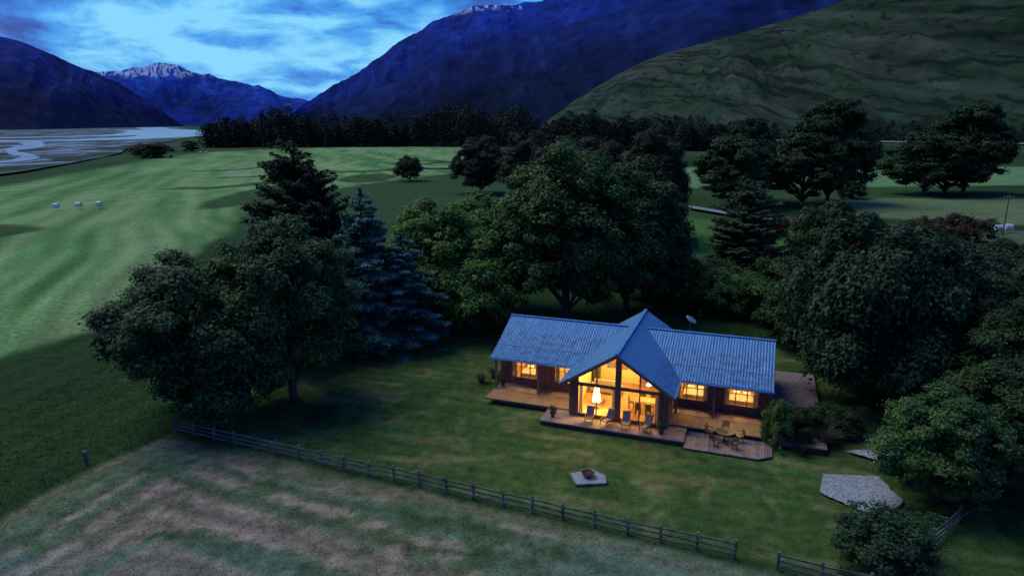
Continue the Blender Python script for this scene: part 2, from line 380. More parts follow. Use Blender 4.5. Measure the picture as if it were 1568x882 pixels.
n = 110000
tx = rng.uniform(-36, 25, n); ty = 23+rng.random(n)**1.6*38
hx = (tx-7.15)*.9397-(ty-43.06)*.342; hy = (tx-7.15)*.342+(ty-43.06)*.9397
keep = ~((hx > -10.4) & (hx < 13.6) & (hy > -2.4) & (hy < 13)) & (vnoise(tx*.8, ty*.8, 77)*.5+rng.random(n) > .45)
tx, ty = tx[keep], ty[keep]; n = len(tx)
gc = ground_col(tx, ty)*rng.uniform(.95, 1.5, (n, 1))
inp = sdpoly(tx, ty, PADD) > 0
inl = sdpoly(tx, ty, LAWN) > 0
hgt = np.where(inp, rng.uniform(.02, .07, n), np.where(inl, rng.uniform(.015, .045, n), rng.uniform(.03, .10, n)))
ang = rng.uniform(0, 2*math.pi, n); wd = hgt*.4+.02
z0 = .18*(fbm(tx*.08, ty*.08, 3, 50)-.5)*sst(6, 14, np.hypot(tx-9, ty-44))-.01
dx, dy = np.cos(ang)*wd, np.sin(ang)*wd; lx, ly = rng.normal(0, .8, n)*hgt, rng.normal(0, .8, n)*hgt
V = np.stack([np.stack([tx-dx, ty-dy, z0], 1), np.stack([tx+dx, ty+dy, z0], 1), np.stack([tx+lx, ty+ly, z0+hgt], 1)], 1).reshape(-1, 3)
me = fastmesh('grass', V, np.arange(3*n).reshape(-1, 3), [M_leaf], tint=np.repeat(gc, 3, 0))
link(bpy.data.objects.new('grass', me))

# ------------------------------------------------------------------ mountains
def resample(P, n):
    return np.array(smooth_pts(P, n))
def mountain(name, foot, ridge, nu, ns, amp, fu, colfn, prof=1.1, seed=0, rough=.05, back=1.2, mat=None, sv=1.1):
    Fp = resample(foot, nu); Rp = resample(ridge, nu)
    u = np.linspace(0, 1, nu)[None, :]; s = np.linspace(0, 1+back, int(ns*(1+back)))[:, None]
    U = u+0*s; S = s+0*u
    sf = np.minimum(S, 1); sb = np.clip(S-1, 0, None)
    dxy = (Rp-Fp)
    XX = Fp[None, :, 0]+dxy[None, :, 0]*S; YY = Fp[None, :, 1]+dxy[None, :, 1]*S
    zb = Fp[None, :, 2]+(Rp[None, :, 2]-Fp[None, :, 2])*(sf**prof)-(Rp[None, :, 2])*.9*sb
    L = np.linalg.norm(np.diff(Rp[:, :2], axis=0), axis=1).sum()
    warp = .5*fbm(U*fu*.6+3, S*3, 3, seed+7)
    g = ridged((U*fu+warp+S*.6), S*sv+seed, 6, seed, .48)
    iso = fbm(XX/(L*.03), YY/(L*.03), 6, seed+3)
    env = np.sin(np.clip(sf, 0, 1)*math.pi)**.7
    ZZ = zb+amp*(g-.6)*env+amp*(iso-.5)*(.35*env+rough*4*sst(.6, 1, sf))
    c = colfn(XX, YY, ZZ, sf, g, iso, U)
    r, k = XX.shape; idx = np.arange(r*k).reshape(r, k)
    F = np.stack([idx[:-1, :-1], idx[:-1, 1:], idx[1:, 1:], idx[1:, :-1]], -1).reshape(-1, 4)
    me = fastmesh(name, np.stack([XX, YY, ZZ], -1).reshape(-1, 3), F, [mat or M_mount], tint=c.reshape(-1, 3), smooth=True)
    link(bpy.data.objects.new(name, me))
def col_haze(base, hi, snowz, xr=(-1e5, 1e5), fq=30, chs=.55, sth=.40):  # aerial haze is painted into the mountains as blue base and ridge colours
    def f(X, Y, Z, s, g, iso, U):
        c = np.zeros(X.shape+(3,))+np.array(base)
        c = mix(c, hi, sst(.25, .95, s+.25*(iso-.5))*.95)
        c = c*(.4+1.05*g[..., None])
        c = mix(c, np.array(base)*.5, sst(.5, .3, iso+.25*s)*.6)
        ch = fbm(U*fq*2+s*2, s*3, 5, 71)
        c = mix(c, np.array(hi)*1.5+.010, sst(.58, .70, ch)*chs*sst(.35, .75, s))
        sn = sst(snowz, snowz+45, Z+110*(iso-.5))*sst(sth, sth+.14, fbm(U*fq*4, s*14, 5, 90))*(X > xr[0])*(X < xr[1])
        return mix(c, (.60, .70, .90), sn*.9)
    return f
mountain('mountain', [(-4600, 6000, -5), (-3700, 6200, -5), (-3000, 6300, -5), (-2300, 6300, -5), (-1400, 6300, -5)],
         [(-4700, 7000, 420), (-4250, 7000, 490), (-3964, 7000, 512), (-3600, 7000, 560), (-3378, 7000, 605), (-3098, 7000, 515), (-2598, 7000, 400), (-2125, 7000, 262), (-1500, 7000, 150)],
         300, 90, 120, 11, col_haze((.010, .042, .26), (.018, .080, .44), 450), 1.0, 3, .12)
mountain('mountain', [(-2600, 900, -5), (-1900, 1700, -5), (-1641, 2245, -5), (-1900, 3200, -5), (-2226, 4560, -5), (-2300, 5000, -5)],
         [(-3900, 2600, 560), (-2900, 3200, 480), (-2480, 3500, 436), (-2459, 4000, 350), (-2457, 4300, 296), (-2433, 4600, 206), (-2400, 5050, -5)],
         260, 80, 85, 11, col_haze((.004, .014, .075), (.006, .026, .19), 2000), 1.0, 13, .05)
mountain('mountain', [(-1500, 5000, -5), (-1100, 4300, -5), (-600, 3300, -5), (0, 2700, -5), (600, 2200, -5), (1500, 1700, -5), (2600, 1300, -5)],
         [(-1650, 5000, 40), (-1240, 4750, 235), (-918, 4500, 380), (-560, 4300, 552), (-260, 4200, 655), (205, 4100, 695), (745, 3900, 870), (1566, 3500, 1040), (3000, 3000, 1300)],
         600, 160, 170, 12, col_haze((.004, .017, .09), (.011, .040, .31), 625, (-420, 60), 30, .35, .47), 1.0, 23, .09)
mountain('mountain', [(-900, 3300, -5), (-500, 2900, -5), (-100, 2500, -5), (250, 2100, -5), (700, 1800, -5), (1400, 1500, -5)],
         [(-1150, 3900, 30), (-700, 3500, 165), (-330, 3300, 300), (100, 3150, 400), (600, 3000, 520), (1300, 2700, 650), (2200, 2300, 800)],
         400, 100, 120, 9, col_haze((.004, .013, .046), (.006, .021, .13), 5000), 1.0, 43, .05)
def col_hill(X, Y, Z, s, g, iso, U):
    c = np.zeros(X.shape+(3,))+np.array([.032, .062, .034])
    c = mix(c, (.060, .066, .050), sst(.42, .62, fbm(X*.006, Y*.006, 4, 61))*.8)
    c = mix(c, (.036, .082, .036), sst(.48, .62, fbm(X*.01, Y*.01, 4, 62))*.6)
    f1 = fbm(U*60+s*16, s*3.5, 5, 64)
    c = mix(c, (.085, .095, .088), sst(.56, .70, f1)*.45)
    c = mix(c, (.018, .032, .020), sst(.45, .34, f1)*.6)
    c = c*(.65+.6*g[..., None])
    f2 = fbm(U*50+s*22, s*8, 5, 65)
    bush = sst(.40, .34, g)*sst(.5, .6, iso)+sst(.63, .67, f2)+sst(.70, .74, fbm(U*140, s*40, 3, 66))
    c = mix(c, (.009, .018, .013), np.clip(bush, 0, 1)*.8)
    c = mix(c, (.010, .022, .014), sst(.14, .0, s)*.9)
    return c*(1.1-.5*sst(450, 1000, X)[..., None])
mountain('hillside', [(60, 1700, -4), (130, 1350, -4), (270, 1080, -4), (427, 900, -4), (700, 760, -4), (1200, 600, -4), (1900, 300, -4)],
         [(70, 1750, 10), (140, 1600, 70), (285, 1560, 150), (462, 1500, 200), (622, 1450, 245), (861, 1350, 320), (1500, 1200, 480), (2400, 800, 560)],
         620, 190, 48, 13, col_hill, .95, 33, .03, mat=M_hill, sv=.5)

# ------------------------------------------------------------------ trees
def tubes(segs, sides=5):
    S = np.array([list(a)+list(b)+[c, d] for a, b, c, d in segs], float)
    p, q, r0, r1 = S[:, :3], S[:, 3:6], S[:, 6], S[:, 7]
    d = q-p; d /= (np.linalg.norm(d, axis=1)[:, None]+1e-9)
    ref = np.where(np.abs(d[:, 2:3]) > .9, np.array([[1., 0, 0]]), np.array([[0, 0, 1.]]))
    a = np.cross(d, ref); a /= np.linalg.norm(a, axis=1)[:, None]; b = np.cross(d, a)
    V = []
    for c, r in ((p, r0), (q, r1)):
        for i in range(sides):
            t = 2*math.pi*i/sides; V.append(c+(a*math.cos(t)+b*math.sin(t))*r[:, None])
    V = np.stack(V, 1); n = len(S); base = np.arange(n)[:, None]*2*sides
    F = np.concatenate([base+np.array([[i, (i+1) % sides, sides+(i+1) % sides, sides+i]]) for i in range(sides)])
    return V.reshape(-1, 3), F
def leafquads(C, Nn, L, W, R, droop=0.0):
    n = len(C)
    Nn = Nn/(np.linalg.norm(Nn, axis=1)[:, None]+1e-9)
    t = R.normal(size=(n, 3)); t[:, 2] -= droop
    T = t-(t*Nn).sum(1)[:, None]*Nn; T /= np.linalg.norm(T, axis=1)[:, None]+1e-9
    B = np.cross(Nn, T)
    L = L[:, None]/2; W = W[:, None]/2
    V = np.stack([C-T*L, C-B*W+T*L*.1, C+T*L, C+B*W+T*L*.1], 1).reshape(-1, 3)
    return V, np.arange(4*n).reshape(-1, 4)
def assemble(name, segs, C, Nn, L, W, tint, R, droop=0.):
    V1, F1 = tubes(segs); V2, F2 = leafquads(C, Nn, L, W, R, droop)
    V = np.concatenate([V1, V2]); F = np.concatenate([F1, F2+len(V1)])
    mi = np.r_[np.ones(len(F1)), np.zeros(len(F2))]
    tn = np.concatenate([np.full((len(V1), 3), .05), np.repeat(tint, 4, 0)])
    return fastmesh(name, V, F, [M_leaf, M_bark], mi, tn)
def limb(segs, p, q, r0, r1, R, bend=.12, k=4):
    p = np.array(p, float); q = np.array(q, float); d = np.linalg.norm(q-p)
    off = R.normal(size=3)*bend*d; prev = p
    for i in range(1, k+1):
        t = i/k; c = p+(q-p)*t+off*math.sin(math.pi*t)*.6+np.array([0, 0, .10*d*math.sin(math.pi*t)])
        segs.append((prev, c, r0+(r1-r0)*(i-1)/k, r0+(r1-r0)*t)); prev = c
def broadleaf(name, H, Rr, base, nl, nc, nleaf, leaf, seed, flat=.7, csize=.8, droop=0., lobe=.42, spread=.62, taper=.25):
    R = np.random.default_rng(seed)
    cz = (H+base)/2; ch = (H-base)/2
    lc = []; lr = []
    for i in range(nl):
        th = i*2.399+R.uniform(-.5, .5); zz = -0.85+1.75*((i+.5)/nl)+R.uniform(-.12, .12)
        zz = min(zz, .86)
        rr = math.sqrt(max(0, 1-zz*zz))*spread*R.uniform(.65, 1.25)*(1-taper*zz)
        lc.append([math.cos(th)*rr*Rr, math.sin(th)*rr*Rr, cz+zz*ch*.74]); lr.append(lobe*Rr*R.uniform(.6, 1.2)*(1-.25*max(zz, 0)))
    lc = np.array(lc); lr = np.array(lr)
    P = []; D = []
    while len(P) < nc:
        i = R.integers(nl); d = R.normal(size=3); d /= np.linalg.norm(d)
        if d[2] < -.3 and R.random() < .5: continue
        p = lc[i]+d*lr[i]*R.uniform(.78, 1.14)*np.array([1, 1, .95])
        if p[2] < base*.6 or p[2] > H or math.hypot(p[0], p[1]) > 1.1*Rr: continue
        k = np.linalg.norm(p-lc, axis=1)/lr; k[i] = 9
        if k.min() < .72 and R.random() < .85: continue
        P.append(p); D.append(d)
    P = np.array(P); D = np.array(D)
    cs = csize*R.uniform(.45, 1.35, nc)
    w = cs**2; ci = R.choice(nc, nleaf, p=w/w.sum())
    d = R.normal(size=(nleaf, 3)); d /= np.linalg.norm(d, axis=1)[:, None]
    rad = R.random(nleaf)**.45
    off = d*(rad*cs[ci])[:, None]; off[:, 2] *= flat
    off[:, 2] -= droop*cs[ci]*R.random(nleaf)*1.4
    wsp = R.random(nleaf) < .14
    off[wsp] *= 1.5
    C = P[ci]+off
    Nn = d*.6+D[ci]*.35+R.normal(size=(nleaf, 3))*.35+np.array([0, 0, .6])
    L = leaf*R.uniform(.6, 1.4, nleaf); W = L*R.uniform(.45, .65, nleaf)
    hue = R.uniform(-1, 1, nc)[ci]
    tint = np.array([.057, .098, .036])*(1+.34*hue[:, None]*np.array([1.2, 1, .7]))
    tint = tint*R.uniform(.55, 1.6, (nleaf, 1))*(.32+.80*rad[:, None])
    segs = []; tr = .035*H*.7
    top = np.array([R.uniform(-.3, .3), R.uniform(-.3, .3), H*.72])
    limb(segs, (0, 0, -.2), (top[0]*.3, top[1]*.3, H*.3), tr, tr*.72, R, .02, 3)
    limb(segs, (top[0]*.3, top[1]*.3, H*.3), top, tr*.72, tr*.2, R, .05, 4)
    for c, r in zip(lc, lr):
        z = min(max(c[2]-R.uniform(.15, .35)*H, base*.8+.4), H*.6)
        st = np.array([top[0]*z/H, top[1]*z/H, z]); limb(segs, st, c, tr*.4, tr*.14, R, .08, 4)
        near = np.argsort(np.linalg.norm(P-c, axis=1))[:7]
        for j in near: limb(segs, c, P[j], tr*.12, .02, R, .1, 2)
    return assemble(name, segs, C, Nn, L, W, tint, R, droop*1.5)
def conifer(name, H, Rr, base, nleaf, leaf, seed, tiers=34, power=.75, col=(.05, .075, .07), drp=.25, irregular=.25, per=9):
    R = np.random.default_rng(seed); segs = []
    limb(segs, (0, 0, -.2), (0, 0, H*.98), .02*H, .02, R, .004, 6)
    B = []
    for i in range(tiers):
        t = i/(tiers-1); z = base+(H-base)*t**.95*.985
        r = Rr*(1-t)**power*min(1, .65+t*2.5)+.15
        for j in range(per if t < .85 else 5):
            th = R.uniform(0, 2*math.pi); ln = r*R.uniform(1-irregular*1.6, 1+irregular)
            B.append((th, ln, z+R.uniform(-.3, .3), t))
    B = np.array(B); nb = len(B)
    w = B[:, 1]**1.25; bi = R.choice(nb, nleaf, p=w/w.sum())
    th, ln, z, t = B[bi].T
    s = R.random(nleaf)**.62
    def pos(s, th, ln, z, t):
        up = (.35*t+.05)*ln; zz = z+up*s-drp*ln*s*s+.10*ln*np.maximum(s-.75, 0)*2
        return np.stack([np.cos(th)*ln*s, np.sin(th)*ln*s, zz], -1)
    C = pos(s, th, ln, z, t)
    lw = .22*ln*(1-s*.75)*np.minimum(1, s*4)+.06
    la = R.normal(size=nleaf)*lw*.8
    C[:, 0] += -np.sin(th)*la; C[:, 1] += np.cos(th)*la
    hang = np.abs(R.normal(size=nleaf))*.16*(.5+ln/Rr); C[:, 2] -= hang+np.abs(la)*.2
    Nn = np.stack([np.cos(th)*.25, np.sin(th)*.25, np.full(nleaf, .9)], -1)+R.normal(size=(nleaf, 3))*.42
    L = leaf*R.uniform(.6, 1.5, nleaf); W = L*.34
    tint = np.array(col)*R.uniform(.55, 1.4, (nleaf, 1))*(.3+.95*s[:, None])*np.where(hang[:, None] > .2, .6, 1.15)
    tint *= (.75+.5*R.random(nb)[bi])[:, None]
    for k in range(nb):
        a = pos(np.array([0., .5, 1.]), *[np.full(3, q) for q in B[k]])
        segs.append((a[0], a[1], .03*B[k][1]*.5+.015, .02)); segs.append((a[1], a[2], .02, .008))
    return assemble(name, segs, C, Nn, L, W, tint, R, .5)

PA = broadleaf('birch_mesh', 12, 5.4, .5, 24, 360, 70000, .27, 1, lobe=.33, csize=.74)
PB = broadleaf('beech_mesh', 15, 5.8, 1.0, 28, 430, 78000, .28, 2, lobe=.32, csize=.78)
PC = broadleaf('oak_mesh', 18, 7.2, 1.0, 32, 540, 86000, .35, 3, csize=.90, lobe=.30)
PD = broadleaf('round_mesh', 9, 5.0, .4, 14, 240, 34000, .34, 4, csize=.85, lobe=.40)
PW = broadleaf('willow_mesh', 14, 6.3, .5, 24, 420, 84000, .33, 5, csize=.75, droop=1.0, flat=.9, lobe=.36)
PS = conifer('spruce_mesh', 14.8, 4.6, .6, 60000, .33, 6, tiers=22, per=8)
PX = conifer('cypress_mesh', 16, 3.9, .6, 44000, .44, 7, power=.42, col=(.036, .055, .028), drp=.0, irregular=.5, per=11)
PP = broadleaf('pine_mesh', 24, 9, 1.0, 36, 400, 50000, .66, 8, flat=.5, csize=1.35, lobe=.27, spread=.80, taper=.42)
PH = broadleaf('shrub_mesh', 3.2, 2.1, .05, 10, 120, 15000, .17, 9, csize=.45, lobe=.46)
base = {PA: (12, 5.4), PB: (15, 5.8), PC: (18, 7.2), PD: (9, 5), PW: (14, 6.3), PS: (14.8, 4.6), PX: (16, 3.9), PP: (24, 9), PH: (3.2, 2.1)}
def tree(name, me, x, y, H, Rr=None, col=(1, 1, 1), rot=None):
    o = bpy.data.objects.new(name, me); link(o); b = base[me]
    sz = H/b[0]; sx = (Rr/b[1]) if Rr else sz
    o.scale = (sx, sx, sz); o.location = (x, y, -.05); o.rotation_euler[2] = rng.uniform(0, 6.28) if rot is None else rot
    o.color = (*col, 1); return o
tree('birch_tree', PA, -22.1, 44.6, 12.2, 5.7, (1.15, 1.25, 1.2), .4)
tree('birch_tree', PB, -16.3, 47.6, 15.0, 5.5, (1.3, 1.4, 1.2), 1.3)
tree('birch_tree', PD, -18.8, 44.3, 8.5, 4.2, (1.1, 1.2, 1.15), 2.3)
tree('beech_tree', PD, -18.5, 56, 10, 4.6, (.9, .95, .9))
tree('cypress_tree', PX, -24.2, 76, 18.2, 5.0, (1.1, 1.2, 1.1), 2.0)
tree('cypress_tree', PX, -21.5, 74, 16, 4.4, (.95, 1.0, .95), 3.0)
tree('cypress_tree', PX, -20.5, 70, 12.5, 3.6, (.8, .85, .8), 4.0)
tree('blue_spruce_tree', PS, -13.2, 59.5, 14.8, 4.9, (2.3, 3.3, 2.9), .5)
tree('blue_spruce_tree', PS, -9.9, 60.0, 10.8, 4.8, (2.2, 3.2, 2.8), 2.5)
tree('maple_tree', PA, -6.6, 69, 13.8, 6.6, (2.6, 2.7, 1.5), 2.2)
tree('maple_tree', PA, -1.6, 74, 14.2, 5.6, (2.3, 2.4, 1.4), 4.4)
tree('maple_tree', PD, -3.4, 64.0, 8.4, 4.6, (2.4, 2.5, 1.4), 1.0)
tree('oak_tree', PC, 5.5, 67.5, 19.3, 7.8, (1.45, 1.6, 1.15), .9)
tree('oak_tree', PC, 12.6, 73, 17.2, 7.2, (1.15, 1.3, 1.05), 3.7)
tree('oak_tree', PB, 16.2, 78, 12.6, 4.4, (1.15, 1.3, 1.0), 5.2)
for x, y, h, r, c in ((-9, 200, 17.5, 9, (.95, .62, 1.0)), (4, 186, 19, 9, (.9, .62, 1.0)), (15, 172, 18, 8.5, (.85, .64, .95)), (7, 120, 17.5, 7, (.85, .66, .9)),
                      (15, 118, 18.8, 7, (.95, .72, .95)), (23.5, 114, 20.6, 6.2, (.95, .7, .95)), (26, 124, 19.5, 5.5, (.85, .8, .8))):
    tree('copper_beech_tree', PC, x, y, h, r, c)
tree('pine_tree', PP, 53, 165, 19, 8.5, (.9, .98, .9), 1)
tree('pine_tree', PP, 61, 180, 24, 8.0, (.8, .9, .85), 3)
tree('pine_tree', PP, 72, 170, 20, 9.0, (.8, .85, .8), 2)
tree('pine_tree', PP, 82, 178, 29, 9.5, (.75, .82, .78), 5)
tree('pine_tree', PP, 119, 198, 20, 11, (.7, .8, .78), 0)
tree('pine_tree', PP, 126, 200, 17, 10, (.7, .8, .78), 2.2)
tree('pine_tree', PP, 134, 204, 28.5, 10.5, (.7, .8, .78), 4)
tree('shrub', PH, 93, 188, 5, 4, (.8, .8, .8))
tree('round_tree', PD, -36.5, 247, 9.2, 5.0, (.9, .95, .75))
tree('fir_tree', PX, 29.5, 84, 13.3, 4.4, (2.4, 2.6, 2.4), 1)
tree('fir_tree', PX, 27.0, 82, 9.0, 3.6, (2.2, 2.4, 2.2), 3)
tree('beech_tree', PD, 42.5, 92, 10.2, 5.2, (1.0, 1.05, .95))
tree('beech_tree', PD, 51, 100, 7.5, 5.0, (.85, .9, .9))
tree('beech_tree', PD, 36, 62, 9.0, 5.0, (.85, .92, .9)); tree('beech_tree', PD, 44, 60, 9.0, 5.4, (.8, .9, .85)); tree('beech_tree', PD, 32, 64, 8.0, 4.6, (.85, .95, .9))
tree('willow_tree', PW, 26.0, 47.0, 14.6, 6.2, (.85, .98, 1.1), .6)
tree('willow_tree', PW, 33.5, 51, 12.0, 6.0, (.7, .8, .88), 2.2)
tree('beech_tree', PB, 33.0, 41.0, 10.5, 4.8, (.78, .9, .85), 1.2)
tree('beech_tree', PA, 22.9, 33.6, 6.9, 3.5, (1.4, 1.65, 1.25), 2.8)
tree('beech_tree', PA, 27.6, 35.4, 8.0, 3.6, (.95, 1.08, .95), 4.8)
tree('olive_shrub', PH, 17.4, 28.2, 2.6, 2.3, (.7, .85, 1.05), 1)
tree('garden_shrub', PH, 16.9, 40.0, 3.2, 1.0, (1.8, 2.0, 1.3), 2)
tree('garden_shrub', PH, 18.4, 41.2, 2.1, 1.7, (.8, .85, .75), 4)
tree('garden_shrub', PH, 21.5, 42.2, 1.9, 1.9, (.6, .65, .65), 1)
for i, (x, y, h, r, c) in enumerate(((15.5, 79, 6, 3.4, (1.2, 1.3, 1)), (19.5, 75, 5.4, 3.0, (1.3, 1.4, 1)), (22.5, 71.5, 4.8, 3.2, (2.0, 2.2, 1.2)), (25.5, 69.5, 4.6, 3.0, (1.8, 2.0, 1.2)),
                                     (28, 66, 5.0, 3.2, (1.3, 1.4, 1)), (26.5, 60.5, 5.6, 3.2, (1., 1.1, .9)), (24, 78, 5, 3.6, (.95, 1.0, .9)), (30, 75, 5.6, 4, (1.05, 1.1, .9)), (34, 70, 5.4, 4, (.95, 1.05, .9)), (37, 80, 5.6, 4.4, (.9, 1, .9)),
                                     (46, 78, 6, 4.4, (.95, 1.05, .9)), (56, 84, 6, 4.6, (.8, .9, .85)), (42, 68, 6, 4, (.95, 1.05, .9)), (50, 66, 6.5, 4.5, (.9, 1, .9)), (62, 100, 6.5, 4, (1.2, .45, .6)))):
    tree('hedge_shrub', PH, x, y, h, r, c)
tree('shrub', PH, -215, 420, 9, 9, (.6, .6, .6)); tree('shrub', PH, -228, 430, 8, 8, (.6, .6, .6)); tree('shrub', PH, -240, 520, 8, 6, (.6, .6, .6))
tree('rhododendron_bush', PH, 50, 126, 2.8, 3.0, (5.0, .4, .5))
def treeline(name, pts, n, hmin, hmax, seed, leaf=1.1, col=(.013, .025, .018), per=900, depth=14, con=.12):
    R = np.random.default_rng(seed); P = np.array(pts, float); seg = np.linalg.norm(np.diff(P, axis=0), axis=1); cum = np.r_[0, np.cumsum(seg)]
    C = []; Nn = []; T = []; segs = []
    for i in range(n):
        q = cum[-1]*(i+R.uniform(-.6, .6))/n; q = min(max(q, 0), cum[-1]*.999); k = min(np.searchsorted(cum, q, 'right')-1, len(seg)-1); f = (q-cum[k])/seg[k]
        c = P[k]+(P[k+1]-P[k])*f+np.array([R.uniform(-1, 1)*3, R.uniform(0, depth)])
        h = R.uniform(hmin, hmax)*(.55+.85*vnoise(q*.03, 0, seed)); r = h*R.uniform(.28, .50); cn = R.random() < con
        z = R.random(per)**.9
        rr = r*((1-z)**.7+.08 if cn else np.sqrt(np.clip(1-(2*z-.7)**2/1.75, .03, 1)))
        th = R.uniform(0, 6.28, per); kk = R.random(per)**.35
        rr = rr*(.6+.8*vnoise(th*1.9+i*7, z*5, i))*kk
        C.append(np.stack([c[0]+np.cos(th)*rr, c[1]+np.sin(th)*rr, z*h+.1+R.normal(size=per)*.35], 1))
        Nn.append(np.stack([np.cos(th), np.sin(th), .6+0*th], 1)+R.normal(size=(per, 3))*.5)
        T.append(np.array(col)*R.uniform(.5, 1.7)*R.uniform(.6, 1.4, (per, 1)))
        segs.append(((c[0], c[1], -1), (c[0], c[1], h*.9), .3, .05))
    C = np.concatenate(C); Nn = np.concatenate(Nn); T = np.concatenate(T); L = leaf*R.uniform(.6, 1.4, len(C))
    me = assemble(name, segs, C, Nn, L, L*.6, T, R); link(bpy.data.objects.new(name, me))
treeline('distant_trees', [(-266, 600), (-180, 610), (-90, 640), (-20, 620)], 95, 20, 29, 100, 1.6, per=700)
treeline('distant_trees', [(-20, 640), (60, 560), (150, 520), (205, 540)], 80, 17, 28, 101, 1.6, per=650)
treeline('distant_trees', [(-250, 850), (0, 900), (130, 880), (240, 860)], 80, 20, 30, 102, 2.0, per=350)
treeline('distant_trees', [(250, 930), (350, 870), (460, 790), (600, 680), (850, 540)], 100, 11, 22, 103, 1.8, per=350)
treeline('distant_trees', [(200, 400), (330, 380), (430, 330)], 30, 3, 6, 104, .9, per=350)

# ------------------------------------------------------------------ house
house = bpy.data.objects.new('timber_house', None); link(house)
house.location = (7.15, 43.06, 0); house.rotation_euler[2] = math.radians(-20)
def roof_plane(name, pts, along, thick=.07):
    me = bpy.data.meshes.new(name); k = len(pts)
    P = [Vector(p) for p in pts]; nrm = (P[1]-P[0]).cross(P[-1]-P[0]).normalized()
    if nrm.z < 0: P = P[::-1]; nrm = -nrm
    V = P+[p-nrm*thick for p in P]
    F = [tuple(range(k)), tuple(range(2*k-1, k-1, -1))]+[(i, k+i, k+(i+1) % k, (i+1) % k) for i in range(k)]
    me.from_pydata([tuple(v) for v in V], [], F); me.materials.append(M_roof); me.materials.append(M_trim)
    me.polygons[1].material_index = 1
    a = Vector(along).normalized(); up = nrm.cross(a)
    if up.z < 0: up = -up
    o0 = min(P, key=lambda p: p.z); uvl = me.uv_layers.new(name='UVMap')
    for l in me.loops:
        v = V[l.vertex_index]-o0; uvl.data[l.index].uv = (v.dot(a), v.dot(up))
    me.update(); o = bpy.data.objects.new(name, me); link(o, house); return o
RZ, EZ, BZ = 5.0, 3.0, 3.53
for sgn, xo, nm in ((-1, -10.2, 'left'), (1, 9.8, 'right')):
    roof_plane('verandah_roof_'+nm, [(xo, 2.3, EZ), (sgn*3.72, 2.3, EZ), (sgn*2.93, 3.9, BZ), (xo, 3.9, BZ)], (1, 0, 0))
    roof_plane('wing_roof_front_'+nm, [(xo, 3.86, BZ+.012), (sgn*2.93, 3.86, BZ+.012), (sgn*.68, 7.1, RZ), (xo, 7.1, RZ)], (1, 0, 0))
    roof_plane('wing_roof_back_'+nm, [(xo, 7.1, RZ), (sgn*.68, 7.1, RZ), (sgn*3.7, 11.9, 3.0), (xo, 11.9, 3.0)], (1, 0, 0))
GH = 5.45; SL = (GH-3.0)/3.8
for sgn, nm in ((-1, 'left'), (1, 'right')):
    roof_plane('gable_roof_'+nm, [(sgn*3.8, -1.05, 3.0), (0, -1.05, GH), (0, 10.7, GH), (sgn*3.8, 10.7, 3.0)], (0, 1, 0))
b = MB()
b.bar((0, -1.1, GH+.03), (0, 10.75, GH+.03), .24, .05, M_conc)
b.bar((-10.25, 7.1, RZ+.03), (-.7, 7.1, RZ+.03), .24, .05, M_conc); b.bar((.7, 7.1, RZ+.03), (9.85, 7.1, RZ+.03), .24, .05, M_conc)
for sgn in (-1, 1):
    b.bar((0, -1.08, GH-.16), (sgn*3.82, -1.08, 2.84), .05, .2, M_beam)
    b.bar((0, -.05, GH-.28), (sgn*3.4, -.05, 5.17-3.4*SL), .14, .34, M_beam)
    b.bar((sgn*3.84, -1.05, 2.93), (sgn*3.84, 2.3, 2.93), .12, .1, M_conc)
b.bar((-10.25, 2.24, 2.9), (-3.75, 2.24, 2.9), .12, .1, M_conc); b.bar((3.75, 2.24, 2.9), (9.85, 2.24, 2.9), .12, .1, M_conc)
for xo in (-10.2, 9.8):
    b.bar((xo, 2.3, 2.9), (xo, 3.9, 3.43), .05, .16, M_trim); b.bar((xo, 3.9, 3.43), (xo, 7.1, 4.9), .05, .16, M_trim); b.bar((xo, 7.1, 4.9), (xo, 11.9, 2.9), .05, .16, M_trim)
b.obj('roof_trim', house)
w = MB()
def wall_y(x0, x1, y, z0, z1, ops, mat, th=.12):
    xs = x0
    for a, c, lo, hi in sorted(ops):
        w.box(xs, a, y, y+th, z0, z1, mat); w.box(a, c, y, y+th, z0, lo, mat); w.box(a, c, y, y+th, hi, z1, mat); xs = c
    w.box(xs, x1, y, y+th, z0, z1, mat)
LO = [(-8.95, -6.8, 1.05, 2.55), (-5.55, -4.0, 1.05, 2.55)]; RO = [(3.42, 5.6, 1.05, 2.55), (6.7, 8.95, 1.05, 2.55)]
wall_y(-9.9, -3.36, 3.8, 0, 3.40, LO, M_cladx); wall_y(3.36, 9.5, 3.8, 0, 3.40, RO, M_cladx)
wall_y(-9.9, 9.5, 11.3, 0, 3.15, [], M_cladx)
for x in (-9.9, 9.38):
    w.prism([(x, 3.925, 0), (x, 11.29, 0), (x, 11.29, 3.14), (x, 7.1, 4.88), (x, 3.925, 3.40)], (.12, 0, 0), M_clad)
for x in (-3.36, 3.22): w.box(x, x+.14, 0.0, 11.29, 0, 3.1, M_clad)
w.prism([(-3.2, 10.55, 0), (3.2, 10.55, 0), (3.2, 10.55, 3.2), (0, 10.55, 5.3), (-3.2, 10.55, 3.2)], (0, .1, 0), M_cladx)
w.box(-3.36, -2.72, -.12, -.005, .4, 3.32, M_cladx); w.box(2.72, 3.36, -.12, -.005, .4, 3.32, M_cladx)
w.box(-.2, .2, -.14, .04, .4, 5.0, M_beam)
w.box(-2.72, -.2, -.1, .02, .4, .62, M_beam); w.box(.2, 2.72, -.1, .02, .4, .62, M_beam)
w.box(-2.72, -.2, -.1, .02, 2.62, 2.84, M_beam); w.box(.2, 2.72, -.1, .02, 2.62, 2.84, M_beam)
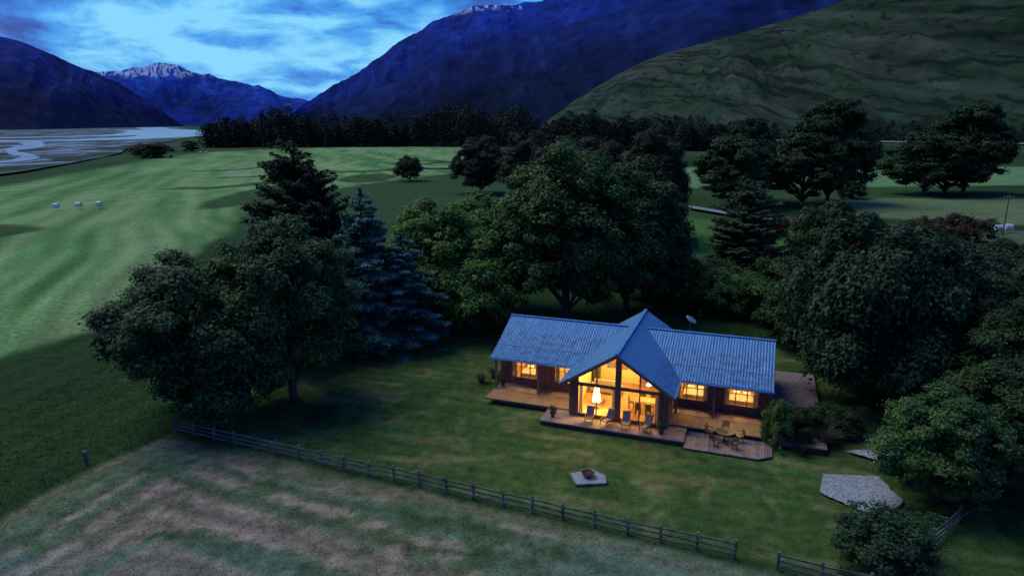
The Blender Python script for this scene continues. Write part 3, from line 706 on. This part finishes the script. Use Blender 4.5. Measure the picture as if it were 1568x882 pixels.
for x in (-1.46, 1.46):
    w.box(x-.04, x+.04, -.09, .0, .62, 2.62, M_beam); w.box(x-.05, x+.05, -.09, .0, 2.84, 5.12-abs(x)*SL-.15, M_beam)
w.box(-9.9, 9.4, .5, 11.2, .38, .48, M_floorin)
w.obj('walls', house)
i_ = MB()
i_.box(-3.2, 3.2, .03, 7.0, .482, .50, M_floorin)
i_.prism([(-3.2, 6.9, .5), (3.2, 6.9, .5), (3.2, 6.9, 3.1), (0, 6.9, 5.2), (-3.2, 6.9, 3.1)], (0, .1, 0), M_wall)
for x in (-3.21, 3.15): i_.box(x, x+.06, .01, 6.89, .5, 3.15, M_wall)
for sgn in (-1, 1): i_.bar((sgn*1.66, 0.03, 5.26-1.66*SL), (sgn*1.66, 6.88, 5.26-1.66*SL), 3.72, .04, M_floorin, up=(sgn*SL, 0, 1))
for x0, x1 in ((-9.75, -3.4), (3.4, 9.35)):
    i_.box(x0, x1, 6.6, 6.7, .5, 3.3, M_wall); i_.box(x0, x1, 3.95, 6.6, 3.25, 3.3, M_wall); i_.box(x0, x1, 3.95, 6.6, .485, .5, M_floorin)
i_.box(-6.3, -6.2, 3.95, 6.6, .5, 3.2, M_wall); i_.box(6.1, 6.2, 3.95, 6.6, .5, 3.2, M_wall)
for xb in (-7.9, 4.6, 7.8):
    i_.box(xb-.8, xb+.8, 4.9, 6.5, .5, 1.0, M_pale); i_.box(xb-.9, xb+.9, 6.5, 6.58, .5, 1.6, M_wood); i_.box(xb-.6, xb-.1, 6.1, 6.45, 1.001, 1.15, M_white); i_.box(xb+.1, xb+.6, 6.1, 6.45, 1.001, 1.15, M_white)
i_.obj('interior_shell', house)
f = MB()
f.box(.4, 2.9, 6.5, 6.86, .5, 2.5, M_wood)
for z in (.9, 1.3, 1.7, 2.1): f.box(.45, 2.85, 6.42, 6.5, z, z+.25, M_art)
f.box(.35, 3.1, 4.6, 6.8, 2.62, 2.72, M_wood)
for x in np.arange(.45, 3.1, .35): f.box(x, x+.04, 4.6, 4.64, 2.72, 3.35, M_wood)
f.box(.35, 3.1, 4.58, 4.66, 3.35, 3.42, M_wood)
f.box(.9, 2.6, 1.7, 2.7, 1.2, 1.26, M_wood)
for x in (1.0, 2.42):
    for y in (1.8, 2.55): f.box(x, x+.08, y, y+.08, .5, 1.2, M_wood)
for x, y, r in ((1.2, 1.2, 0), (1.9, 1.2, 0), (1.2, 3.1, math.pi), (1.9, 3.1, math.pi), (.55, 2.2, -math.pi/2), (2.9, 2.2, math.pi/2)):
    s0 = len(f.v); f.box(-.2, .2, -.2, .2, .44, .48, M_dark)
    for a in (-.18, .14):
        for c in (-.18, .14): f.box(a, a+.04, c, c+.04, 0, .44, M_dark)
    f.box(-.2, .2, -.2, -.16, .48, .95, M_dark); f.xf(s0, (x, y, .5), r)
s0 = len(f.v)
f.box(-1.0, 1.0, -.4, .4, .15, .45, M_pale); f.box(-1.0, 1.0, .25, .45, .45, .85, M_pale); f.box(-1.15, -1.0, -.4, .45, .15, .62, M_pale); f.box(1.0, 1.15, -.4, .45, .15, .62, M_pale)
f.xf(s0, (-1.7, 4.4, .5), 0)
f.box(-2.3, -1.3, 2.2, 2.8, .85, .9, M_wood); f.box(-2.2, -2.1, 2.3, 2.7, .5, .85, M_wood); f.box(-1.5, -1.4, 2.3, 2.7, .5, .85, M_wood)
f.box(-3.05, -2.7, 5.5, 6.8, .5, 2.3, M_dark)
f.box(-2.2, -.6, 6.82, 6.88, 1.6, 2.5, M_art); f.box(.8, 2.3, 6.82, 6.88, 2.95, 3.5, M_art)
f.obj('furniture', house)
c = MB()
for x0 in (-2.68, -.42, 2.5):
    for k in range(5): c.cyl((x0+k*.05, .12, .55), (x0+k*.05, .12, 2.6), .04, .035, M_curtain, 8)
c.obj('curtains', house)
l = MB()
l.cyl((-1.75, 1.3, .5), (-1.75, 1.3, .54), .16, .16, M_dark, 14); l.cyl((-1.75, 1.3, .54), (-1.75, 1.3, 1.3), .02, .02, M_dark, 8)
l.cyl((-1.75, 1.3, 1.05), (-1.75, 1.3, 2.1), .30, .14, M_lamp, 14)
l.obj('floor_lamp', house)
for x, y, z in ((1.7, 2.2, 2.35), (-.9, 4.6, 3.3), (-2.4, 5.4, 2.9)):
    l = MB(); l.cyl((x, y, z), (x, y, z+.2), .17, .07, M_lamp, 12); l.cyl((x, y, z+.2), (x, y, 5.2-abs(x)*SL), .01, .01, M_dark, 6); l.obj('pendant_lamp', house)
def plight(name, x, y, z, e, col=(1, .62, .15), r=.12):
    L = bpy.data.lights.new(name, 'POINT'); L.energy = e; L.color = col; L.shadow_soft_size = r
    o = bpy.data.objects.new(name, L); link(o, house); o.location = (x, y, z)
plight('floor_lamp_bulb', -1.75, .9, 1.7, 360, r=.2)
plight('pendant_bulb_1', 1.7, 2.2, 2.2, 170); plight('pendant_bulb_2', -.9, 4.4, 3.1, 640, r=.2); plight('pendant_bulb_3', 1.6, 4.0, 3.6, 280, r=.2)
for k, x in enumerate((-7.9, -4.7, 4.5, 7.8)):
    plight('wing_bulb_%d' % k, x, 5.6, 2.75, 270, (1, .66, .20), .2)
l = MB(); l.box(-3.50, -3.38, .5, .62, 2.1, 2.35, M_lamp); l.obj('wall_lamp', house)
plight('wall_lamp_bulb', -3.7, .56, 2.2, 38, (1, .5, .18), .06)
g = MB(); gl = MB(); cu = MB()
for ops in (LO, RO):
    for a, cc, lo, hi in ops:
        y0, y1 = 3.77, 3.86
        g.box(a-.06, a+.03, y0, y1, lo-.05, hi+.05, M_beam); g.box(cc-.03, cc+.06, y0, y1, lo-.05, hi+.05, M_beam)
        g.box(a+.03, cc-.03, y0, y1, lo-.05, lo+.04, M_beam); g.box(a+.03, cc-.03, y0, y1, hi-.04, hi+.05, M_beam)
        nb = 3 if cc-a > 1.8 else 2
        for k in range(1, nb): xm = a+(cc-a)*k/nb; g.box(xm-.035, xm+.035, y0+.01, y1-.01, lo+.04, hi-.04, M_beam)
        zm = hi-.62
        for k in range(nb): g.box(a+(cc-a)*k/nb+.036, a+(cc-a)*(k+1)/nb-.036, y0+.02, y1-.02, zm-.02, zm+.02, M_beam)
        gl.box(a+.03, cc-.03, 3.815, 3.82, lo+.04, hi-.04, M_glass)
        for k in range(6):
            cu.cyl((a+.05+k*.05, 3.98, lo-.2), (a+.05+k*.05, 3.98, hi), .035, .03, M_curtain, 8)
            cu.cyl((cc-.05-k*.05, 3.98, lo-.2), (cc-.05-k*.05, 3.98, hi), .035, .03, M_curtain, 8)
g.obj('window_frames', house); cu.obj('wing_curtains', house)
gl.box(-2.7, -.2, -.05, -.045, .62, 2.62, M_glass); gl.box(.2, 2.7, -.05, -.045, .62, 2.62, M_glass)
for s in (-1, 1): gl.prism([(s*.2, -.05, 2.84), (s*2.72, -.05, 2.84), (s*2.72, -.05, 5.1-2.72*SL), (s*.2, -.05, 5.1-.2*SL)], (0, .005, 0), M_glass)
gl.obj('glazing', house)
d = MB()
d.box(-5.0, 4.6, -1.7, -.13, .30, .40, M_deck); d.box(-5.0, -3.37, -.128, 1.2, .30, .40, M_deck2); d.box(3.37, 4.6, -.128, 1.2, .30, .40, M_deck2)
d.box(-4.95, 4.55, -1.64, -1.58, 0, .298, M_trim); d.box(-4.94, -4.88, -1.5, 1.2, 0, .298, M_trim); d.box(4.48, 4.54, -1.5, 1.2, 0, .298, M_trim)
d.box(-9.9, -3.37, 2.35, 3.79, .42, .50, M_deck); d.box(3.37, 9.9, 2.35, 3.79, .42, .50, M_deck)
for k, (y0, z1) in enumerate(((.85, .16), (1.38, .28), (1.90, .40))):
    d.box(-9.1, -5.05 if k < 2 else -3.4, y0, y0+.5, z1-.06, z1, M_deck)
    d.box(-9.05, -5.06 if k < 2 else -3.4, y0+.03, y0+.06, 0 if k == 0 else z1-.12, z1-.062, M_trim)
for k, (y0, z1) in enumerate(((1.15, .24), (1.57, .33), (1.97, .42))):
    d.box(4.62 if k == 0 else 3.4, 9.6, y0+.0, y0+.44, z1-.06+(.003*k), z1, M_deck)
    d.box(4.62, 9.55, y0+.03, y0+.06, .16, z1-.062, M_trim)
d.prism([(4.62, -2.05, .08), (9.1, -2.05, .08), (9.9, -1.4, .08), (9.9, 1.14, .08), (4.62, 1.14, .08)], (0, 0, .08), M_deck2)
d.box(4.65, 9.05, -2.0, -1.95, 0, .079, M_trim)
d.box(-9.85, -3.4, 2.42, 2.46, 0, .418, M_trim)
d.box(9.93, 13.1, .2, 14, .32, .40, M_deck); d.box(9.95, 13.05, .26, .3, 0, .318, M_trim); d.box(13.0, 13.05, .3, 14, 0, .318, M_trim)
for x in (-9.8, -6.45, -3.6, 3.6, 6.1, 9.7): d.box(x-.07, x+.07, 2.42, 2.56, .501, 2.93, M_beam)
for xe in (-9.85, 9.8):
    d.bar((xe, 2.5, 1.4), (xe, 3.75, 1.4), .06, .06, M_trim)
    for k in range(8): d.box(xe-.015, xe+.015, 2.6+k*.15, 2.63+k*.15, .501, 1.38, M_trim)
d.obj('deck', house)
q = MB(); q.box(9.52, 9.6, 2.6, 3.78, .5, 2.9, M_clad); q.obj('end_screen', house)
sdm = MB(); sdm.cyl((3.7, 8.4, 4.3), (3.7, 8.4, 5.5), .025, .025, M_wire, 8)
cen = Vector((3.7, 8.35, 5.55)); ax = Vector((.45, .6, .65)).normalized(); a = ax.orthogonal().normalized(); bb = ax.cross(a)
rings = [(0, 0), (.2, .02), (.35, .07), (.45, .13)]; k0 = len(sdm.v)
for r, h in rings:
    for i in range(16): t = 2*math.pi*i/16; sdm.v.append(tuple(cen+ax*h+a*r*math.cos(t)+bb*r*math.sin(t)))
for j in range(3):
    for i in range(16): sdm.f.append((k0+j*16+i, k0+j*16+(i+1) % 16, k0+(j+1)*16+(i+1) % 16, k0+(j+1)*16+i)); sdm.m.append(sdm.mi(M_white))
sdm.cyl(cen, cen+ax*.5, .012, .012, M_wire, 6); sdm.obj('satellite_dish', house)

# ------------------------------------------------------------------ deck furniture
HA = math.radians(-20)
def hw(x, y): return (7.15+x*math.cos(HA)-y*math.sin(HA), 43.06+x*math.sin(HA)+y*math.cos(HA))
def lounge_chair(x, y, rz):
    m = MB()
    for s in (-.3, .3):
        m.bar((s, -.55, .0), (s, -.45, .36), .05, .05, M_wood); m.bar((s, .45, 0), (s, .35, .42), .05, .05, M_wood)
        m.bar((s, -.6, .36), (s, .5, .26), .05, .06, M_wood); m.bar((s*1.12, -.5, .56), (s*1.12, .4, .52), .07, .03, M_wood); m.bar((s*1.1, -.45, .36), (s*1.1, -.45, .55), .04, .04, M_wood)
    m.prism([(-.27, -.58, .40), (.27, -.58, .40), (.27, .34, .31), (-.27, .34, .31)], (0, 0, .06), M_pale)
    m.prism([(-.27, .34, .32), (.27, .34, .32), (.27, .78, 1.10), (-.27, .78, 1.10)], (0, .07, 0), M_pale)
    m.bar((-.3, .4, .3), (-.3, .86, 1.12), .05, .05, M_wood); m.bar((.3, .4, .3), (.3, .86, 1.12), .05, .05, M_wood)
    X_, Y_ = hw(x, y); o = m.obj('lounge_chair', loc=(X_, Y_, .40), rz=HA+rz); o.scale = (.8, .8, .8)
lounge_chair(-1.75, -.75, .1); lounge_chair(-.55, -.8, -.35); lounge_chair(.75, -.8, .12); lounge_chair(2.05, -.85, -.3)
def pot(x, y, z, name='potted_plant'):
    p = bpy.data.objects.new(name, None); X_, Y_ = hw(x, y); p.location = (X_, Y_, z); link(p)
    m = MB(); m.cyl((0, 0, 0), (0, 0, .32), .13, .19, M_pot, 14); m.cyl((0, 0, .28), (0, 0, .33), .21, .21, M_pot, 14); m.obj('pot', p)
    o = bpy.data.objects.new('foliage', PH); link(o, p); o.scale = (.13, .13, .16); o.location = (0, 0, .28); o.color = (1.2, 1.5, 1, 1)
pot(-4.3, -.9, .4); pot(3.1, -1.1, .4); pot(-9.4, 2.9, .5)
m = MB(); m.cyl((0, 0, .70), (0, 0, .74), .62, .62, M_dark, 24); m.cyl((0, 0, .02), (0, 0, .70), .05, .05, M_dark, 8)
for k in range(4):
    t = k*math.pi/2+.4; m.bar((0, 0, .08), (.45*math.cos(t), .45*math.sin(t), .02), .05, .04, M_dark)
m.cyl((.1, .05, .745), (.1, .05, .85), .06, .05, M_white, 10)
X_, Y_ = hw(7.0, -.35); m.obj('patio_table', loc=(X_, Y_, .16))
for k in range(5):
    t = k*2*math.pi/5+.3; m = MB()
    for a in (-.19, .19):
        for cc in (-.19, .19): m.bar((a, cc, 0), (a*.95, cc*.95, .44), .035, .035, M_dark)
    m.box(-.22, .22, -.22, .22, .44, .47, M_dark)
    m.bar((-.2, .2, .45), (-.2, .28, .9), .035, .035, M_dark); m.bar((.2, .2, .45), (.2, .28, .9), .035, .035, M_dark)
    for z in (.6, .72, .84): m.bar((-.2, .2+(z-.45)*.18, z), (.2, .2+(z-.45)*.18, z), .02, .08, M_dark)
    m.bar((-.23, -.18, .64), (-.23, .22, .66), .05, .03, M_dark); m.bar((.23, -.18, .64), (.23, .22, .66), .05, .03, M_dark)
    X_, Y_ = hw(7.0+.98*math.cos(t), -.35+.98*math.sin(t)); m.obj('patio_chair', loc=(X_, Y_, .16), rz=HA+t-math.pi/2)
fp = bpy.data.objects.new('fire_pit', None); link(fp); fp.location = (4.42, 36.0, 0.02); fp.rotation_euler[2] = .22
m = MB(); m.prism([(-.95, -.75, 0), (.75, -.95, 0), (1.0, -.1, 0), (.55, .85, 0), (-.9, .65, 0)], (0, 0, .09), M_gravel)
for p, q in (((-.97, -.77), (.77, -.97)), ((.77, -.97), (1.02, -.1)), ((1.02, -.1), (.56, .87)), ((.56, .87), (-.92, .67)), ((-.92, .67), (-.97, -.77))):
    m.bar((*p, .06), (*q, .06), .07, .14, M_fence)
m.obj('gravel_pad', fp)
m = MB()
for i in range(14):
    t0 = 2*math.pi*i/14; t1 = 2*math.pi*(i+1)/14
    for (ra, za), (rb, zb) in (((.12, .12), (.30, .18)), ((.30, .18), (.40, .36)), ((.40, .36), (.37, .36)), ((.37, .36), (.26, .22)), ((.26, .22), (.02, .2))):
        k = len(m.v); m.v += [(ra*math.cos(t0), ra*math.sin(t0), za), (ra*math.cos(t1), ra*math.sin(t1), za), (rb*math.cos(t1), rb*math.sin(t1), zb), (rb*math.cos(t0), rb*math.sin(t0), zb)]
        m.f.append((k, k+1, k+2, k+3)); m.m.append(m.mi(M_steel))
m.cyl((0, 0, .08), (0, 0, .14), .2, .14, M_steel, 12)
for t in (0, .9, 1.9): m.cyl((.25*math.cos(t), .25*math.sin(t), .27), (-.25*math.cos(t), -.25*math.sin(t), .30), .035, .03, M_bark, 7)
m.obj('steel_bowl', fp)
m = MB()
for y in (-.28, 0, .28): m.box(-.9, .9, y-.12, y+.12, .72, .76, M_dark)
for y in (-.72, .72): m.box(-.9, .9, y-.12, y+.12, .42, .46, M_dark)
for x in (-.6, .6):
    m.bar((x, -.62, 0), (x, -.25, .72), .05, .09, M_dark); m.bar((x, .62, 0), (x, .25, .72), .05, .09, M_dark); m.bar((x, -.78, .40), (x, .78, .40), .05, .08, M_dark)
m.obj('picnic_table', loc=(-13.2, 44.4, 0), rz=.5)
def rail_fence(name, p, q, sp=1.72, h=.92, seed=1):
    R = np.random.default_rng(seed); m = MB(); p = np.array(p, float); q = np.array(q, float); L = np.linalg.norm(q-p); n = max(1, int(round(L/sp))); d = (q-p)/L; nn = np.array([-d[1], d[0]])
    hs = []
    for i in range(n+1):
        c = p+d*L*i/n+R.normal(size=2)*.02; z = R.uniform(-.04, .04); hs.append((c, z)); t = R.normal(size=2)*.02
        m.bar((c[0], c[1], -.1), (c[0]+t[0], c[1]+t[1], h+.06+z), .12, .12, M_fence, up=(d[0], d[1], 0))
    for zz in (.26, .55, .84):
        for i in range(n):
            (a, za), (b_, zb) = hs[i], hs[i+1]; o = -nn*.085
            m.bar((a[0]+o[0], a[1]+o[1], zz+za+R.uniform(-.02, .02)), (b_[0]+o[0]-d[0]*.01, b_[1]+o[1]-d[1]*.01, zz+zb+R.uniform(-.02, .02)), .04, .095, M_fence)
    m.obj(name)
rail_fence('paddock_fence', (-22.5, 42.2), (10.5, 28.4))
rail_fence('paddock_fence', (12.2, 27.6), (17.5, 25.3), seed=3)
rail_fence('paddock_fence', (20.4, 29.4), (27, 34.6), seed=4)
m = MB(); pts = [(-22.7, 42.3), (-24.2, 39.8), (-25.7, 37.6), (-26.4, 34.9), (-27.4, 31.5), (-28.8, 27)]
for i, (x, y) in enumerate(pts):
    m.cyl((x, y, -.1), (x, y, 1.0 if i != 2 else .9), .035 if i != 2 else .11, .03 if i != 2 else .11, M_wire, 8)
for i in range(len(pts)-1):
    for z in (.4, .7, .95): m.cyl((*pts[i], z), (*pts[i+1], z), .003, .003, M_wire, 4)
m.obj('wire_fence')
def patch(name, P, z, seed):
    r = np.random.default_rng(seed); Q = []
    for i in range(len(P)):
        a = np.array(P[i]); b_ = np.array(P[(i+1) % len(P)])
        for k in range(8): Q.append(a+(b_-a)*k/8+r.normal(size=2)*.035)
    sheet(name, [tuple(q) for q in Q], z, M_gravel)
patch('gravel_patch', [(18.15, 36.3), (21.3, 36.0), (21.2, 33.2), (19.3, 31.9), (18.3, 32.6), (17.1, 34.2)], .13, 1)
patch('gravel_patch', [(20.8, 39.3), (23.6, 39.3), (23.8, 37.6), (22.4, 37.7)], .13, 2)
def flax(x, y, h, n, col, seed):
    R = np.random.default_rng(seed); V = []; T = []
    for i in range(n):
        th = R.uniform(0, 6.28); lean = R.uniform(.15, .95); hh = h*R.uniform(.7, 1.1); w = .035; px, py = -math.sin(th)*w, math.cos(th)*w
        pr = None; tc = np.array(col)*R.uniform(.6, 1.4)
        for k in range(5):
            t = k/4; r = lean*hh*t**1.3+.08; z = hh*(t-.35*lean*t*t*t*1.3); ww = 1-t*.9
            c = (math.cos(th)*r, math.sin(th)*r, z)
            cur = ((c[0]-px*ww, c[1]-py*ww, c[2]), (c[0]+px*ww, c[1]+py*ww, c[2]))
            if pr: V += [pr[0], pr[1], cur[1], cur[0]]; T += [tc]*4
            pr = cur
    V = np.array(V); me = fastmesh('flax', V, np.arange(len(V)).reshape(-1, 4), [M_leaf], tint=np.array(T)); o = bpy.data.objects.new('flax_bush', me); link(o); o.location = (x, y, 0)
flax(-2.4, 51.0, 1.2, 120, (.20, .15, .11), 1); flax(-1.5, 52.2, 1.0, 90, (.08, .10, .05), 2)
flax(19.9, 40.0, 1.7, 200, (.12, .14, .09), 3); flax(20.9, 40.9, 1.5, 140, (.10, .11, .07), 4); flax(18.0, 38.9, 1.0, 90, (.08, .10, .055), 5)
for x, y in ((-109.5, 164), (-105.3, 166), (-101.5, 168), (-214, 478), (-211, 480), (-87, 450), (-84, 452), (-81, 455), (92, 128), (94.5, 129), (90, 112)):
    m = MB(); m.cyl((-.65, 0, .62), (-.5, 0, .62), .55, .63, M_bale, 18); m.cyl((-.5, 0, .62), (.5, 0, .62), .63, .63, M_bale, 18); m.cyl((.5, 0, .62), (.65, 0, .62), .63, .55, M_bale, 18)
    o = m.obj('wrapped_bale', loc=(x, y, .3), rz=rng.uniform(-.4, .4))
sh = bpy.data.objects.new('farm_shed', None); link(sh); sh.location = (68, 87, 0); sh.rotation_euler[2] = -.3; sh.scale = (.8, .8, .8)
m = MB(); m.prism([(-5, -3.5, 0), (5, -3.5, 0), (5, -3.5, 3), (-5, -3.5, 3)], (0, 7, 0), M_white); m.prism([(-5, -3.5, 3.001), (-5, 3.5, 3.001), (-5, 0, 4.6)], (10, 0, 0), M_white); m.box(-1.5, 1.5, -3.56, -3.502, 0, 2.5, M_dark); m.obj('shed_walls', sh)
m = MB(); m.prism([(-5.4, -4, 2.85), (5.4, -4, 2.85), (5.4, 0, 4.75), (-5.4, 0, 4.75)], (0, 0, .08), M_greyroof); m.prism([(-5.4, 4, 2.85), (5.4, 4, 2.85), (5.4, 0.01, 4.75), (-5.4, 0.01, 4.75)], (0, 0, .08), M_greyroof); m.obj('shed_roof', sh)
tree('beech_tree', PD, 62.5, 84, 6.0, 4.6, (.8, .85, .85)); tree('copper_shrub', PH, 69, 104, 6.5, 5.0, (1.2, .5, .7))
m = MB(); m.cyl((0, 0, 0), (0, 0, 7.5), .14, .09, M_fence, 8); m.bar((-1, 0, 7.1), (1, 0, 7.1), .1, .12, M_fence)
for x in (-.9, -.3, .3, .9): m.cyl((x, 0, 7.16), (x, 0, 7.32), .05, .04, M_white, 6)
m.obj('power_pole', loc=(90, 124, 0))

# ------------------------------------------------------------------ sky, sun, camera
SUN_EL, SUN_AZ = math.radians(56), math.radians(-60)
world = bpy.data.worlds.new('World'); scene.world = world; world.use_nodes = True
nt = world.node_tree; nt.nodes.clear()
out = nt.nodes.new('ShaderNodeOutputWorld'); bg = nt.nodes.new('ShaderNodeBackground')
sky = nt.nodes.new('ShaderNodeTexSky'); sky.sky_type = 'NISHITA'; sky.sun_disc = False; sky.sun_elevation = SUN_EL; sky.sun_rotation = SUN_AZ
tc = N(nt, 'ShaderNodeTexCoord'); sp = N(nt, 'ShaderNodeSeparateXYZ'); nt.links.new(tc.outputs['Generated'], sp.inputs[0])
za = N(nt, 'ShaderNodeMath', operation='MAXIMUM'); nt.links.new(sp.outputs[2], za.inputs[0]); za.inputs[1].default_value = 0
zb = N(nt, 'ShaderNodeMath', operation='ADD'); nt.links.new(za.outputs[0], zb.inputs[0]); zb.inputs[1].default_value = .24
dvx = N(nt, 'ShaderNodeMath', operation='DIVIDE'); nt.links.new(sp.outputs[0], dvx.inputs[0]); nt.links.new(zb.outputs[0], dvx.inputs[1])
dvy = N(nt, 'ShaderNodeMath', operation='DIVIDE'); nt.links.new(sp.outputs[1], dvy.inputs[0]); nt.links.new(zb.outputs[0], dvy.inputs[1])
cb = N(nt, 'ShaderNodeCombineXYZ'); nt.links.new(dvx.outputs[0], cb.inputs[0]); nt.links.new(dvy.outputs[0], cb.inputs[1])
n1 = N(nt, 'ShaderNodeTexNoise'); n1.inputs['Scale'].default_value = 3.4; n1.inputs['Detail'].default_value = 7; n1.inputs['Roughness'].default_value = .60; n1.inputs['Distortion'].default_value = .35
n2 = N(nt, 'ShaderNodeTexNoise'); n2.inputs['Scale'].default_value = 1.3; n2.inputs['Detail'].default_value = 2
nt.links.new(cb.outputs[0], n1.inputs[0]); nt.links.new(cb.outputs[0], n2.inputs[0])
ad = N(nt, 'ShaderNodeMath', operation='MULTIPLY_ADD'); nt.links.new(n2.outputs[0], ad.inputs[0]); ad.inputs[1].default_value = .9; nt.links.new(n1.outputs[0], ad.inputs[2])
dt = N(nt, 'ShaderNodeVectorMath', operation='DOT_PRODUCT'); nt.links.new(tc.outputs['Generated'], dt.inputs[0]); dt.inputs[1].default_value = (-.29, .945, .15)
mrg = N(nt, 'ShaderNodeMapRange'); mrg.inputs[1].default_value = .90; mrg.inputs[2].default_value = .995; mrg.inputs[3].default_value = -.16; mrg.inputs[4].default_value = .17
nt.links.new(dt.outputs['Value'], mrg.inputs[0])
ad2 = N(nt, 'ShaderNodeMath', operation='ADD'); nt.links.new(ad.outputs[0], ad2.inputs[0]); nt.links.new(mrg.outputs[0], ad2.inputs[1])
rp = N(nt, 'ShaderNodeValToRGB'); e = rp.color_ramp.elements
e[0].position = .66; e[0].color = (.008, .04, .28, 1); e[1].position = 1.0; e[1].color = (.20, .60, .90, 1)
dv3 = N(nt, 'ShaderNodeMath', operation='MULTIPLY'); dv3.inputs[1].default_value = .84; nt.links.new(ad2.outputs[0], dv3.inputs[0])
k = e.new(.76); k.color = (.014, .12, .54, 1); k = e.new(.87); k.color = (.04, .31, .78, 1)
nt.links.new(dv3.outputs[0], rp.inputs[0])
zen = N(nt, 'ShaderNodeMapRange'); zen.inputs[1].default_value = .18; zen.inputs[2].default_value = .7; zen.inputs[3].default_value = 1.0; zen.inputs[4].default_value = .8
nt.links.new(sp.outputs[2], zen.inputs[0])
rz_ = N(nt, 'ShaderNodeVectorMath', operation='SCALE'); nt.links.new(rp.outputs[0], rz_.inputs[0]); nt.links.new(zen.outputs[0], rz_.inputs[3])
sc = N(nt, 'ShaderNodeVectorMath', operation='SCALE'); sc.inputs[3].default_value = .008; nt.links.new(sky.outputs[0], sc.inputs[0])
sm = N(nt, 'ShaderNodeVectorMath', operation='ADD'); nt.links.new(sc.outputs[0], sm.inputs[0]); nt.links.new(rz_.outputs[0], sm.inputs[1])
nt.links.new(sm.outputs[0], bg.inputs[0]); bg.inputs[1].default_value = 1.05
nt.links.new(bg.outputs[0], out.inputs[0])
sun = bpy.data.lights.new('sun', 'SUN'); sun.energy = 1.45; sun.angle = math.radians(45); sun.color = (.93, .97, .82)
so = bpy.data.objects.new('sun', sun); link(so)
dirv = Vector((math.sin(SUN_AZ)*math.cos(SUN_EL), math.cos(SUN_AZ)*math.cos(SUN_EL), math.sin(SUN_EL)))
so.rotation_euler = dirv.to_track_quat('Z', 'Y').to_euler()
cam = bpy.data.cameras.new('camera'); cam.lens = 24.0; cam.sensor_width = 36; cam.clip_end = 20000; cam.clip_start = .5
co = bpy.data.objects.new('camera', cam); link(co); co.location = (0, 0, 20); co.rotation_euler = (math.radians(76.5), 0, 0)
scene.camera = co
